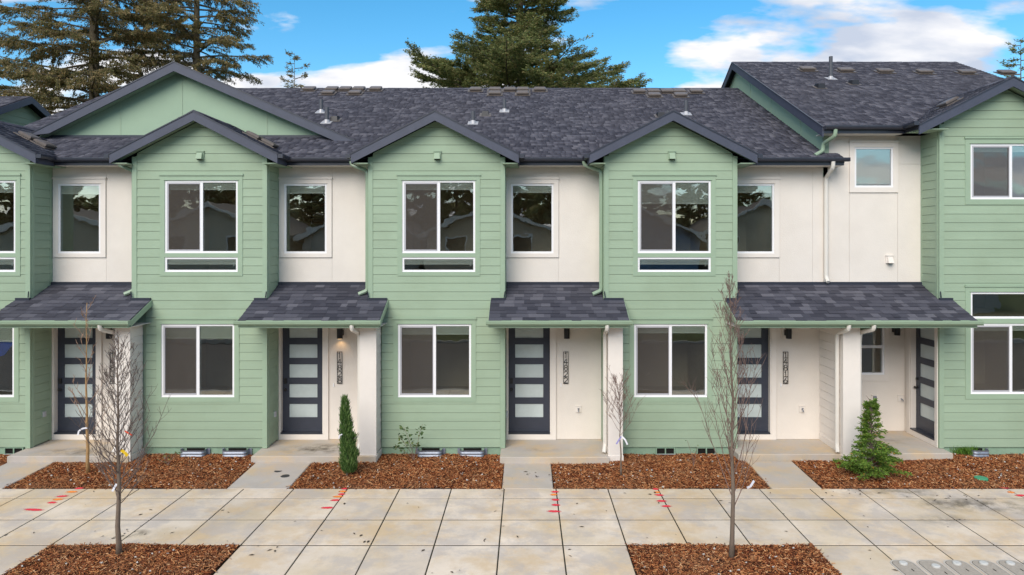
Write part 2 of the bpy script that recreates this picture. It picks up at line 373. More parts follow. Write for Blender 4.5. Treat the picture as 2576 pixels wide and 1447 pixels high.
# spray-painted survey marks, flat paint on the slabs
def paintmat(name, col):
    m = bpy.data.materials.new(name); m.use_nodes = True; t = m.node_tree; b = t.nodes['Principled BSDF']
    b.inputs['Base Color'].default_value = (*col, 1); b.inputs['Roughness'].default_value = 0.8
    tcx = t.nodes.new("ShaderNodeTexCoord"); gr = t.nodes.new("ShaderNodeTexGradient"); gr.gradient_type = 'SPHERICAL'; t.links.new(tcx.outputs['Object'], gr.inputs[0])
    n = t.nodes.new("ShaderNodeTexNoise"); n.inputs['Scale'].default_value = 40; n.inputs['Detail'].default_value = 4
    ge = t.nodes.new("ShaderNodeNewGeometry"); t.links.new(ge.outputs['Position'], n.inputs[0])
    ad = t.nodes.new("ShaderNodeMath"); ad.operation = 'MULTIPLY_ADD'; ad.inputs[1].default_value = 0.8; t.links.new(n.outputs['Fac'], ad.inputs[0]); t.links.new(gr.outputs['Fac'], ad.inputs[2])
    r = t.nodes.new("ShaderNodeMapRange"); r.inputs[1].default_value = 0.48; r.inputs[2].default_value = 0.95; r.inputs[4].default_value = 0.95; t.links.new(ad.outputs[0], r.inputs[0])
    t.links.new(r.outputs[0], b.inputs['Alpha']); return m
m_red = paintmat("red_spray_paint", (0.80, 0.03, 0.06)); m_orange = paintmat("orange_spray_paint", (0.95, 0.27, 0.03))
def disc_mesh(name, mat, n=24):
    q = MB(); q.add([(math.cos(2 * math.pi * i / n), math.sin(2 * math.pi * i / n), 0) for i in range(n)], [tuple(range(n))]); return q.mesh(name, mat)
me_r, me_o = disc_mesh("paint_mark", m_red), disc_mesh("paint_mark", m_orange)
def gnd(px, py): d = F * HC / (py - HY); return (px - CX) * d / F, d - CD
for px, py, k, ww in [(202, 1229, 'r', 1), (184, 1238, 'o', 1.3), (160, 1249, 'r', 1.2), (148, 1257, 'o', 1.1), (134, 1265, 'r', 1), (88, 1283, 'r', 2.2),
                      (870, 1230, 'r', .8), (865, 1237, 'o', .9), (862, 1244, 'r', .8), (853, 1250, 'o', 1.1), (846, 1259, 'r', 1), (826, 1278, 'r', 1.3),
                      (1399, 1238, 'r', .9), (1396, 1245, 'o', .8), (1400, 1258, 'r', .9), (1401, 1271, 'r', .9), (1397, 1287, 'r', 1.4),
                      (1652, 1231, 'r', .7), (1656, 1239, 'o', .7), (1661, 1246, 'r', 1), (1667, 1261, 'r', 1.1), (1679, 1274, 'r', 1.1),
                      (2528, 1228, 'r', .9), (2546, 1239, 'o', .8), (2570, 1247, 'r', 1.2)]:
    x, y = gnd(px, py)
    link("paint_mark", me_r if k == 'r' else me_o, sidewalk, (x - 0.02, y, 0.005), (0, 0, random.uniform(-0.2, 0.2)), (0.105 * ww, 0.062, 1))

# walkways
for i, (xa, xb, lab) in enumerate([(-10.45, -9.53, 'a'), (-5.45, -4.33, 'b'), (-0.44, 0.49, 'c'), (4.47, 5.38, 'd')]):
    q = MB(); e = 0.012
    yf, yb = Y0 + 0.008, -0.50
    q.hexa([(xa, yf, -0.14), (xb, yf, -0.14), (xb, yb, -0.1), (xa, yb, -0.1), (xa, yf, 0.0 - e), (xb, yf, 0.0 - e), (xb, yb, 0.045 - e), (xa, yb, 0.045 - e)])
    q.hexa([(xa, yf, -e + .0005), (xb, yf, -e + .0005), (xb, yb, 0.0455 - e), (xa, yb, 0.0455 - e), (xa + e, yf + e, 0.001), (xb - e, yf + e, 0.001), (xb - e, yb - e, 0.045), (xa + e, yb - e, 0.045)])
    tag(q.build("walkway", m_walk), kind='structure')

# ------------------------------------------------------------------ shingles
def shingle_field(name, P0, U, V, width, length, parent, clip=None, expo=0.145):
    """overlapping tabs on a slope: one joined part"""
    P0, U, V = (np.array(a, float) for a in (P0, U, V)); N = np.cross(U, V)
    vs_, fs = [], []
    nrow = int(math.ceil(length / expo))
    quad = np.array([(4, 5, 6, 7), (0, 1, 5, 4), (1, 2, 6, 5), (3, 0, 4, 7)])
    acc = []
    for r in range(nrow):
        v0 = r * expo; v1 = min(length, v0 + expo * 1.25)
        x = -random.uniform(0, 0.25)
        while x < width:
            wd = random.choice((0.08, 0.11, 0.14, 0.17, 0.20)); a, b = max(0, x), min(width, x + wd); x += wd
            if b - a < 0.03: continue
            if clip and not clip((a + b) / 2, v0): continue
            acc.append((a, b, v0 - random.choice((0, 0, 0.012)), v1, random.uniform(0.015, 0.022)))
    A = np.array(acc); n = len(A)
    a, b, v0, v1, h = A.T
    def pt(u, v, z): return P0 + u[:, None] * U + v[:, None] * V + z[:, None] * N
    z0 = np.full(n, -0.004)
    P = np.stack([pt(a, v0, z0), pt(b, v0, z0), pt(b, v1, z0 + .003), pt(a, v1, z0 + .003), pt(a, v0, h), pt(b, v0, h), pt(b, v1, h * 0.15), pt(a, v1, h * 0.15)], 1)
    Q = (np.arange(n) * 8)[:, None, None] + quad[None]
    me = np_mesh(name, P.reshape(-1, 3), Q.reshape(-1, 4), m_shingle)
    o = link(name, me, parent); o['kind'] = 'stuff'; return o
_tab = {}
def tab_mesh(wd, h):
    k = (round(wd, 2), h)
    if k not in _tab:
        q = MB(); a = k[0]; L = 0.185
        q.add([(0, 0, -.004), (a, 0, -.004), (a, L, 0), (0, L, 0), (0, 0, h), (a, 0, h), (a, L, .002), (0, L, .002)],
              [(4, 5, 6, 7), (0, 1, 5, 4), (1, 2, 6, 5), (3, 0, 4, 7), (3, 2, 1, 0)])
        _tab[k] = q.mesh("shingle", m_shingle)
    return _tab[k]

# ------------------------------------------------------------------ parts of the townhouses
P_, Z00 = 0.1807, 4.712 - 25 * 0.1807          # lap siding: exposure, bottom of the lowest plank
def plank_rows(parent, xa, xb, ztop, clips, zmin=None, lim=None, mat=m_green, y=0.0, minlen=0.0):
    """lap planks on a wall facing the street; lim(z)->(x0,x1) for raking ends"""
    k = 0
    while True:
        z0 = Z00 + k * P_; z1 = z0 + P_; k += 1
        if z0 >= ztop - 0.01: break
        if zmin is not None and z1 <= zmin + 0.01: continue
        a0 = max(z0, zmin) if zmin is not None else z0
        b0 = min(z1 - 0.0065, ztop)
        zs = sorted({a0, b0, *[v for c in clips for v in (c[2], c[3]) if a0 < v < b0]})
        runs = []                                     # (piece-id by x-run) list of prisms per continuous plank
        for za, zb in zip(zs, zs[1:]):
            if zb - za < 0.003: continue
            for (p, q, _, _) in cells(xa, xb, za, zb, clips):
                runs.append((p, q, za, zb))
        if not runs: continue
        groups = []                                   # planks joined where a strip spans both sides of an opening
        for r in runs:
            hit = [g_ for g_ in groups if any(r[0] < s[1] - 1e-4 and r[1] > s[0] + 1e-4 for s in g_)]
            new = [r]
            for h in hit: new += h; groups.remove(h)
            groups.append(new)
        for g_ in groups:
            b = MB()
            for (p, q, za, zb) in g_:
                yb_ = lambda z: y - 0.021 + 0.008 * (z - z0) / P_
                pa, qa, pb, qb = p, q, p, q
                if lim:
                    l0, l1 = lim(za), lim(zb)
                    pa, qa, pb, qb = max(p, l0[0]), min(q, l0[1]), max(p, l1[0]), min(q, l1[1])
                    if qa - pa < 0.03: continue
                    if qb < pb: pb = qb = (pb + qb) / 2
                b.hexa([(pa, yb_(za), za), (qa, yb_(za), za), (qa, y + 0.02, za), (pa, y + 0.02, za), (pb, yb_(zb), zb), (qb, yb_(zb), zb), (qb, y + 0.02, zb), (pb, y + 0.02, zb)])
            if b.v: b.build("plank", mat, parent)
_side = {}
def side_planks(parent, x, y0, y1, zmin, ztop, face, mat=m_green):
    """lap planks on a wall that faces left (-1) or right (+1)"""
    k = 0
    while True:
        z0 = Z00 + k * P_; z1 = z0 + P_; k += 1
        if z0 >= ztop - 0.02: break
        if z1 <= zmin + 0.01: continue
        za, zb = max(z0, zmin), min(z1 - 0.0065, ztop)
        key = (round(y0, 3), round(y1, 3), face, mat.name, round(za - z0, 3), round(zb - za, 3))
        if key not in _side:
            o = lambda z: face * (0.021 - 0.008 * z / P_); b = MB(); q0, q1 = za - z0, zb - z0
            pts = [(o(q0), y0, q0), (o(q0), y1, q0), (-face * .02, y1, q0), (-face * .02, y0, q0), (o(q1), y0, q1), (o(q1), y1, q1), (-face * .02, y1, q1), (-face * .02, y0, q1)]
            b.hexa(pts); _side[key] = b.mesh("plank", mat)
        link("plank", _side[key], parent, (x, 0, z0))

def room(parent, x0, x1, z0, z1, y, depth=2.2, ex=0.12):
    a, b, c, d = x0 - ex, x1 + ex, z0 - 0.25, z1 + 0.12; e = y + depth
    q = MB(); q.add([(a, y, c), (b, y, c), (b, e, c), (a, e, c), (a, y, d), (b, y, d), (b, e, d), (a, e, d)], [(0, 1, 2, 3), (7, 6, 5, 4), (3, 2, 6, 7), (0, 3, 7, 4), (2, 1, 5, 6)])
    return q.build("room", m_room, parent)

def window(parent, x0, x1, z0, z1, y, kind='slider', blind=0.06, deep=0.08, rm=True, wood=False):
    """white vinyl window set in an opening; wall face at y"""
    f = 0.042; q = MB()
    ya, yb = y - 0.012, y + deep
    for (a, b, c, d) in cells(x0, x1, z0, z1, [(x0 + f, x1 - f, z0 + f, z1 - f)]): q.box(a, b, ya, yb, c, d)
    q.box(x0 - 0.012, x1 + 0.012, ya - 0.012, ya + 0.01, z0 - 0.016, z0 + 0.006)
    mid = (x0 + x1) / 2
    if kind == 'slider': q.box(mid - 0.028, mid + 0.028, ya + 0.004, yb, z0 + f, z1 - f)
    if kind == 'hung': q.box(x0 + f, x1 - f, ya + 0.006, yb, (z0 + z1) / 2 - 0.03, (z0 + z1) / 2 + 0.03)
    win = q.build("window", m_vinyl, parent)
    gl = lambda a, b, c, d, yy: MB().add([(a, yy, c), (b, yy, c), (b, yy, d), (a, yy, d)], [(0, 1, 2, 3)])
    pane = lambda a, b, c, d, yy: MB().box(a, b, yy, yy + 0.004, c, d).build("pane", m_glass, win)
    if kind == 'slider':
        s = 0.032; a, b = x0 + f, mid - 0.028
        sb = MB()
        for c in cells(a, b, z0 + f, z1 - f, [(a + s, b - s * .4, z0 + f + s, z1 - f - s)]): sb.box(c[0], c[1], ya + 0.003, ya + 0.022, c[2], c[3])
        sb.build("sash", m_screenfr, win)
        MB().add([(a + s, ya + 0.008, z0 + f + s), (b - s * .4, ya + 0.008, z0 + f + s), (b - s * .4, ya + 0.008, z1 - f - s), (a + s, ya + 0.008, z1 - f - s)], [(0, 1, 2, 3)]).build("insect_screen", m_mesh, win)
        pane(a + 0.01, mid, z0 + f, z1 - f, y + 0.014)
        pane(mid + 0.028, x1 - f, z0 + f, z1 - f, y + 0.005)
    elif kind == 'hung':
        h = (z0 + z1) / 2
        pane(x0 + f, x1 - f, z0 + f, h - 0.03, y + 0.035); pane(x0 + f, x1 - f, h + 0.03, z1 - f, y + 0.025)
    else:
        pane(x0 + f, x1 - f, z0 + f, z1 - f, y + 0.008)
    if blind > 0:
        b = MB(); z = z1 - f - 0.002
        b.box(x0 + f + .004, x1 - f - .004, y + 0.022, y + 0.058, z - 0.03, z); z -= 0.03
        while z > z1 - f - blind:
            b.box(x0 + f + .008, x1 - f - .008, y + 0.026, y + 0.050, z - 0.011, z - 0.001); z -= 0.014
        b.box(x0 + f + .004, x1 - f - .004, y + 0.022, y + 0.056, z - 0.024, z)
        b.build("blind", m_blind, win)
    if rm: room(win, x0, x1, z0, z1, y + max(deep, 0.1) + 0.002)
    return win

def trim_ring(parent, rect, holes, y, mat, thick=0.028, cap=True, name="window_trim"):
    q = MB()
    for (a, b, c, d) in cells(*rect, holes): q.box(a, b, y - thick, y + 0.02, c, d)
    if cap:
        q.box(rect[0] - 0.015, rect[1] + 0.015, y - thick - 0.02, y + 0.02, rect[3] + 0.001, rect[3] + 0.03)
        q.box(rect[0] - 0.008, rect[1] + 0.008, y - thick - 0.008, y + 0.02, rect[3] + 0.031, rect[3] + 0.045)
        hx0 = min(h[0] for h in holes); hx1 = max(h[1] for h in holes); hz = max(h[3] for h in holes)
        q.box(hx0 - 0.02, hx1 + 0.02, y - thick - 0.012, y - thick + 0.002, hz + 0.004, hz + 0.018)
    return q.build(name, mat, parent)

DIG = {'1': [[(.28, .78), (.52, .98), (.52, .02)]],
       '4': [[(.62, .0), (.62, .98), (.05, .30), (.98, .30)]],
       '2': None, '8': None, '6': None, '3': None}
def arc(cx, cz, rx, rz, a0, a1, n=14): return [(cx + rx * math.cos(math.radians(a0 + (a1 - a0) * i / n)), cz + rz * math.sin(math.radians(a0 + (a1 - a0) * i / n))) for i in range(n + 1)]
DIG['8'] = [arc(.5, .745, .34, .235, 0, 360, 20), arc(.5, .26, .40, .25, 0, 360, 20)]
DIG['2'] = [arc(.5, .72, .38, .26, 165, -25, 12) + [(.10, .02), (.95, .02)]]
DIG['6'] = [arc(.5, .28, .38, .27, 0, 360, 20), [(.66, .98), (.16, .42)]]
DIG['3'] = [arc(.45, .74, .36, .24, 150, -90, 12), arc(.45, .26, .40, .25, 90, -150, 12)]
def number_plate(parent, num, xc, ztop, y, serif=False):
    wd, hh = 0.112, 0.70; x0 = xc - wd / 2; q = MB(); t = 0.0095
    for (a, b, c, d) in cells(x0, x0 + wd, ztop - hh, ztop, [(x0 + t, x0 + wd - t, ztop - hh + t, ztop - t)]): q.box(a, b, y - 0.03, y - 0.016, c, d)
    ch = (hh - 2 * t) / 5
    for i, dch in enumerate(num):
        zb = ztop - t - (i + 1) * ch + 0.008; h = ch - 0.016
        strokes = list(DIG[dch])
        if dch == '1' and serif: strokes.append([(.2, .02), (.98, .02)])
        for st in strokes:
            for (u0, v0), (u1, v1) in zip(st, st[1:]):
                ax, az = x0 + t + u0 * (wd - 2 * t), zb + v0 * h; bx, bz_ = x0 + t + u1 * (wd - 2 * t), zb + v1 * h
                L = math.hypot(bx - ax, bz_ - az)
                if L < 1e-5: continue
                nx, nz = -(bz_ - az) / L * 0.0047, (bx - ax) / L * 0.0047
                ex, ez = (bx - ax) / L * 0.003, (bz_ - az) / L * 0.003
                yy = y - 0.029 + random.uniform(-0.0006, 0.0006)
                q.prism([(ax - ex + nx, yy, az - ez + nz), (ax - ex - nx, yy, az - ez - nz), (bx + ex - nx, yy, bz_ + ez - nz), (bx + ex + nx, yy, bz_ + ez + nz)], (0, 0.012, 0))
    for sz in (ztop - 0.004, ztop - hh + 0.004): q.box(xc - .004, xc + .004, y - 0.018, y, sz - .004, sz + .004)
    o = q.build("house_number", m_black, parent); o['label'] = "black metal house number reading " + num; return o

def lamp(parent, x, z, y, side=1, lit=False):
    q = MB(); q.box(x + side * 0.05 - 0.06, x + side * 0.05 + 0.06, y - 0.018, y, z - 0.17, z + 0.07)
    q.box(x + side * 0.05 - 0.065, x + side * 0.05 + 0.065, y - 0.03, y, z + 0.072, z + 0.09)
    blk = q.build("lamp_block", m_wtrim, parent)
    q = MB(); yc = y - 0.13
    q.tube([(x, yc, z - 0.16), (x, yc, z + 0.05)], 0.062, 20)
    q.tube([(x, yc, z + 0.05), (x, yc, z + 0.056)], [0.064, 0.064], 20)
    q.box(x - 0.03 + side * .03, x + 0.03 + side * .03, y - 0.10, y - 0.018, z - 0.10, z + 0.02)
    o = q.build("wall_lamp", m_black, parent, smooth=False)
    if lit:
        bm = bpy.data.materials.new("lamp_glow"); bm.use_nodes = True; b = bm.node_tree.nodes['Principled BSDF']
        b.inputs['Emission Color'].default_value = (1, 0.62, 0.28, 1); b.inputs['Emission Strength'].default_value = 1.2
        MB().tube([(x, yc, z - 0.168), (x, yc, z - 0.161)], 0.045, 16).build("bulb", bm, o)
        ld = bpy.data.lights.new("lamp_light", 'SPOT'); ld.energy = 1.2; ld.color = (1, 0.60, 0.25); ld.spot_size = math.radians(110); ld.spot_blend = 0.8; ld.shadow_soft_size = 0.03
        lo = bpy.data.objects.new("lamp_light", ld); C.objects.link(lo); lo.location = (x, yc, z - 0.18); lo.rotation_euler = (math.radians(22), 0, 0)
        lo.parent = parent; lo.matrix_parent_inverse = Matrix.Translation(parent.location).inverted()
    return o

def door(parent, x0, y, zb=0.32, wd=0.91, zt=2.76, frame_to=None):
    """street-facing panelled door, wall face at y, slab set back"""
    yr = y + 0.09; x1 = x0 + wd
    pz = [0.625 + 0.4365 * k for k in range(5)]
    holes = [(x0 + 0.146, x1 - 0.146, z, z + 0.295) for z in pz]
    q = MB()
    for (a, b, c, d) in cells(x0, x1, zb, zt, holes): q.box(a, b, yr, yr + 0.045, c, d)
    q.box(x0, x1, yr - 0.012, yr, zb, zb + 0.03)
    dr = q.build("door", m_door, parent)
    for h in holes:
        MB().box(h[0], h[1], yr + 0.018, yr + 0.03, h[2], h[3]).build("pane", m_frost, dr)
    kx = x0 + 0.065
    k = MB(); k.tube([(kx, yr, 1.24), (kx, yr - 0.012, 1.24)], 0.032, 14); k.tube([(kx, yr - 0.012, 1.24), (kx, yr - 0.045, 1.24), (kx, yr - 0.055, 1.24), (kx, yr - 0.075, 1.24)], [0.012, 0.013, 0.027, 0.022], 14)
    k.build("knob", m_black, dr, smooth=True)
    MB().box(kx - 0.032, kx + 0.032, yr - 0.025, yr, 1.37, 1.49).build("deadbolt", m_black, dr)
    t = MB()
    t.box(x0 - 0.035, x0, y - 0.03, yr + 0.05, zb - 0.03, zt + 0.03); t.box(x1, x1 + 0.035, y - 0.03, yr + 0.05, zb - 0.03, zt + 0.03)
    t.box(x0, x1, y - 0.03, yr + 0.05, zt, zt + 0.03)
    t.build("door_frame", m_wtrim, dr)
    t = MB()
    lx = frame_to if frame_to is not None else x0 - 0.12
    t.box(lx, x0 - 0.036, y - 0.04, y + 0.0, 0.168, zt + 0.06); t.box(x1 + 0.036, x1 + 0.13, y - 0.04, y, 0.168, zt + 0.06)
    t.box(x0 - 0.036, x1 + 0.036, y - 0.038, y, 0.168, zb - 0.035)
    t.build("door_trim", m_wtrim, dr)
    MB().box(x0, x1, y - 0.045, yr + 0.04, zb - 0.032, zb - 0.002).build("threshold", m_gutter, dr)
    return dr

def vent_hood(parent, x, z, y, mat, mblk):
    q = MB(); q.box(x - 0.075, x + 0.075, y - 0.03, y, z - 0.075, z + 0.085); q.box(x - 0.083, x + 0.083, y - 0.045, y, z + 0.086, z + 0.105)
    a = q.build("vent_hood", mat, parent)
    h = MB(); h.hexa([(x - .062, y - .115, z - .07), (x + .062, y - .115, z - .07), (x + .062, y - .031, z - .07), (x - .062, y - .031, z - .07),
                      (x - .052, y - .06, z + .06), (x + .052, y - .06, z + .06), (x + .052, y - .031, z + .07), (x - .052, y - .031, z + .07)])
    h.build("hood", mat, a); MB().box(x - .05, x + .05, y - .108, y - .035, z - .078, z - .071).build("damper", m_dark, a); return a

def pipe_run(name, pts, parent, mat, w_=0.034, d_=0.026):
    """rectangular downspout swept along a path"""
    q = MB(); pts = [Vector(p) for p in pts]; o = 0; prev = None; out = []
    fine = [pts[0]]
    for i in range(1, len(pts) - 1):                # soften the elbows
        a = pts[i] + (pts[i - 1] - pts[i]).normalized() * min(0.05, (pts[i - 1] - pts[i]).length * .4)
        b = pts[i] + (pts[i + 1] - pts[i]).normalized() * min(0.05, (pts[i + 1] - pts[i]).length * .4)
        fine += [a, pts[i] * .5 + (a + b) * .25, b]
    fine.append(pts[-1])
    return MB().tube(fine, w_ * 1.25, 8).build(name, mat, parent, smooth=False)

def gutter_x(parent, x0, x1, y, ztop, mat, h=0.085, dp=0.105, name="gutter"):
    """K-style gutter along x; back at y, opens up"""
    prof = [(y, ztop - h), (y - dp * 0.72, ztop - h), (y - dp, ztop - h * 0.55), (y - dp * .93, ztop - h * .45), (y - dp, ztop - h * .30), (y - dp, ztop), (y - dp + 0.014, ztop), (y - dp + 0.014, ztop - .02), (y - 0.006, ztop - .02), (y - 0.006, ztop)]
    q = MB(); q.prism([(x0, a, b) for a, b in prof], (x1 - x0, 0, 0)); q.box(x0 - 0.003, x0 - 0.0001, y - dp, y, ztop - h, ztop); q.box(x1 + 0.0001, x1 + 0.003, y - dp, y, ztop - h, ztop)
    return q.build(name, mat, parent)

# roof data: slope lines in (y, z)
ME_Y, ME_Z, MS = 0.30, 6.285, 0.4506          # main eave and slope
RG_Y = 6.8
RE_Z, RS = 6.97, 0.469                         # taller right roof
BS = 0.51                                      # bay gables
def zmain(y): return ME_Z + MS * (y - ME_Y)
def zright(y): return RE_Z + RS * (y - ME_Y)

def roof_slope(parent, xa, xb, zf, slope, name="roof"):
    """street slope plus back slope between xa and xb as one deck, shingled in front"""
    ya, yr = ME_Y - 0.05, RG_Y; za = zf(ya); zr = zf(yr); t = 0.11; yb = 2 * yr - ya
    q = MB()
    q.prism([(xa, ya, za - t), (xa, yr, zr - t * 1.1), (xa, yb, za - t), (xa, yb, za - .012), (xa, yr, zr - .012), (xa, ya, za - .012)], (xb - xa, 0, 0))
    rf = q.build(name, m_under, parent)
    L = math.hypot(yr - ya, zr - za); V = (0, (yr - ya) / L, (zr - za) / L)
    shingle_field("shingles", (xa, ya - 0.02 * V[1], za - 0.02 * V[2] - 0.006), (1, 0, 0), V, xb - xa, L + 0.02, rf)
    c = MB(); e = 0.13
    x = xa
    while x < xb:
        b = min(xb, x + 0.2); h = random.uniform(.012, .02)
        c.prism([(x, yr - e, zr - e * slope + h * .6), (x, yr, zr + h), (x, yr + e, zr - e * slope + h * .6), (x, yr, zr - .02)], (b - x - .002, 0, 0)); x = b
    r = c.build("ridge_cap", m_shingle, rf)
    return rf

def bay_roof(parent, xc, half, zap, yf, yb, slope, name="bay_roof", rake=0.185, zdrop=0.0, left_half=None):
    """gable over a bay: two shingled slopes, rake boards, bargeboard edge, soffit"""
    t = 0.10; hl = left_half or half
    q = MB()
    def ztop(x): return zap - slope * abs(x - xc)
    pl = [(xc - hl, yf + 0.02, zap - slope * hl - t), (xc, yf + 0.02, zap - t), (xc + half, yf + 0.02, zap - slope * half - t), (xc + half, yf + 0.02, zap - slope * half - .012), (xc, yf + 0.02, zap - .012), (xc - hl, yf + 0.02, zap - slope * hl - .012)]
    q.prism(pl, (0, yb - yf, 0)); rf = q.build(name, m_under, parent)
    c = 1 / math.hypot(1, slope)
    for s, hw in ((-1, hl), (1, half)):
        V = (-s * c, 0, slope * c); L = hw / c; U = (0, 1, 0) if s > 0 else (0, -1, 0)
        P0 = (xc + s * (hw + 0.015), yf - 0.012 if s > 0 else yb, zap - slope * (hw + .015) - .004)
        shingle_field("shingles", P0, U, V, yb - yf + 0.012, L + 0.02, rf)
    k = MB(); y = yf - 0.015; e = 0.13
    while y < yb:
        b = min(yb, y + 0.2); h = random.uniform(.012, .02)
        k.prism([(xc - e, y, zap - e * slope + h), (xc, y, zap + h + .004), (xc + e, y, zap - e * slope + h), (xc, y, zap - .02)], (0, b - y - .002, 0)); y = b
    k.build("ridge_cap", m_shingle, rf)
    for s, hw in ((-1, hl), (1, half)):
        b = MB(); x1 = xc + s * hw
        b.prism([(xc, yf - 0.02, zap - .02), (x1, yf - 0.02, ztop(x1) - .02), (x1, yf - 0.02, ztop(x1) - .02 - rake), (xc, yf - 0.02, zap - .02 - rake)][::(1 if s < 0 else -1)], (0, 0.04, 0))
        b.build("rake_board", m_navy, rf)
    dz = 0.016
    for s, hw in ((-1, hl), (1, half)):
        x1 = xc + s * (hw + .01); a = MB()
        a.prism([(xc, yf - 0.032, zap - .022), (x1, yf - 0.032, ztop(x1) - .022), (x1, yf - 0.032, ztop(x1) + dz - .012), (xc, yf - 0.032, zap + dz - .012)][::(1 if s > 0 else -1)], (0, 0.03, 0))
        a.build("drip_edge", m_gutter, rf)
    return rf

def box_vent(parent, x, y, zf, slope, wd=0.36, dp=0.30, h=0.095, rotz=0.0, axis='y', sgn=1):
    q = MB(); a = wd / 2; b = dp / 2; e = 0.03
    q.box(-a - .05, a + .05, -b - .06, b + .06, 0.0, 0.018)
    q.hexa([(-a + e, -b + e, 0.018), (a - e, -b + e, 0.018), (a - e, b - e, 0.018), (-a + e, b - e, 0.018), (-a + e, -b + e, .045), (a - e, -b + e, .045), (a - e, b - e, .045), (-a + e, b - e, .045)])
    q.hexa([(-a, -b, 0.04), (a, -b, 0.04), (a, b, 0.04), (-a, b, 0.04), (-a, -b, h - .02), (a, -b, h - .02), (a, b, h - .02), (-a, b, h - .02)])
    q.hexa([(-a, -b, h - .02), (a, -b, h - .02), (a, b, h - .02), (-a, b, h - .02), (-a + .03, -b + .03, h), (a - .03, -b + .03, h), (a - .03, b - .03, h), (-a + .03, b - .03, h)])
    rot = (math.atan(slope), 0, 0) if axis == 'y' else (0, sgn * math.atan(slope), 0)
    return link("roof_vent", q.mesh("roof_vent", m_boxv), parent, (x, y, zf + 0.014), rot)
def pipe_vent(parent, x, y, z, h, r=0.05, slope=0.45):
    q = MB(); q.tube([(x, y, z - 0.05), (x, y, z + h)], r, 12, 0)
    q.tube([(x, y, z - 0.02), (x, y, z + 0.04), (x, y, z + 0.075)], [r * 1.8, r * 1.35, r * 1.12], 12, 1)
    s = 0.13; q.hexa([(x - s, y - s, z - s * slope + .012), (x + s, y - s, z - s * slope + .012), (x + s, y + s, z + s * slope + .012), (x - s, y + s, z + s * slope + .012),
                      (x - s, y - s, z - s * slope + .022), (x + s, y - s, z - s * slope + .022), (x + s, y + s, z + s * slope + .022), (x - s, y + s, z + s * slope + .022)], 1)
    return q.build("vent_pipe", [m_pipe, m_flash], parent)
def hood_vent(parent, x, y, z, slope=0.45):
    q = MB(); a = 0.095
    q.hexa([(x - a, y - .14, z - .05), (x + a, y - .14, z - .05), (x + a, y + .14, z + .07), (x - a, y + .14, z + .07), (x - a * .85, y - .13, z + .085), (x + a * .85, y - .13, z + .085), (x + a * .8, y + .10, z + .13), (x - a * .8, y + .10, z + .13)], 0)
    s = 0.15; q.hexa([(x - s, y - s, z - s * slope + .012), (x + s, y - s, z - s * slope + .012), (x + s, y + s, z + s * slope + .012), (x - s, y + s, z + s * slope + .012),
                      (x - s, y - s, z - s * slope + .02), (x + s, y - s, z - s * slope + .02), (x + s, y + s, z + s * slope + .02), (x - s, y + s, z + s * slope + .02)], 1)
    return q.build("hood_vent", [m_black, m_boxv], parent)
def onroof(px, py, ez, s):
    d = (HC - ez + s * (CD + ME_Y)) / (s + (py - HY) / F); y = d - CD
    return (px - CX) * d / F, y, ez + s * (y - ME_Y)

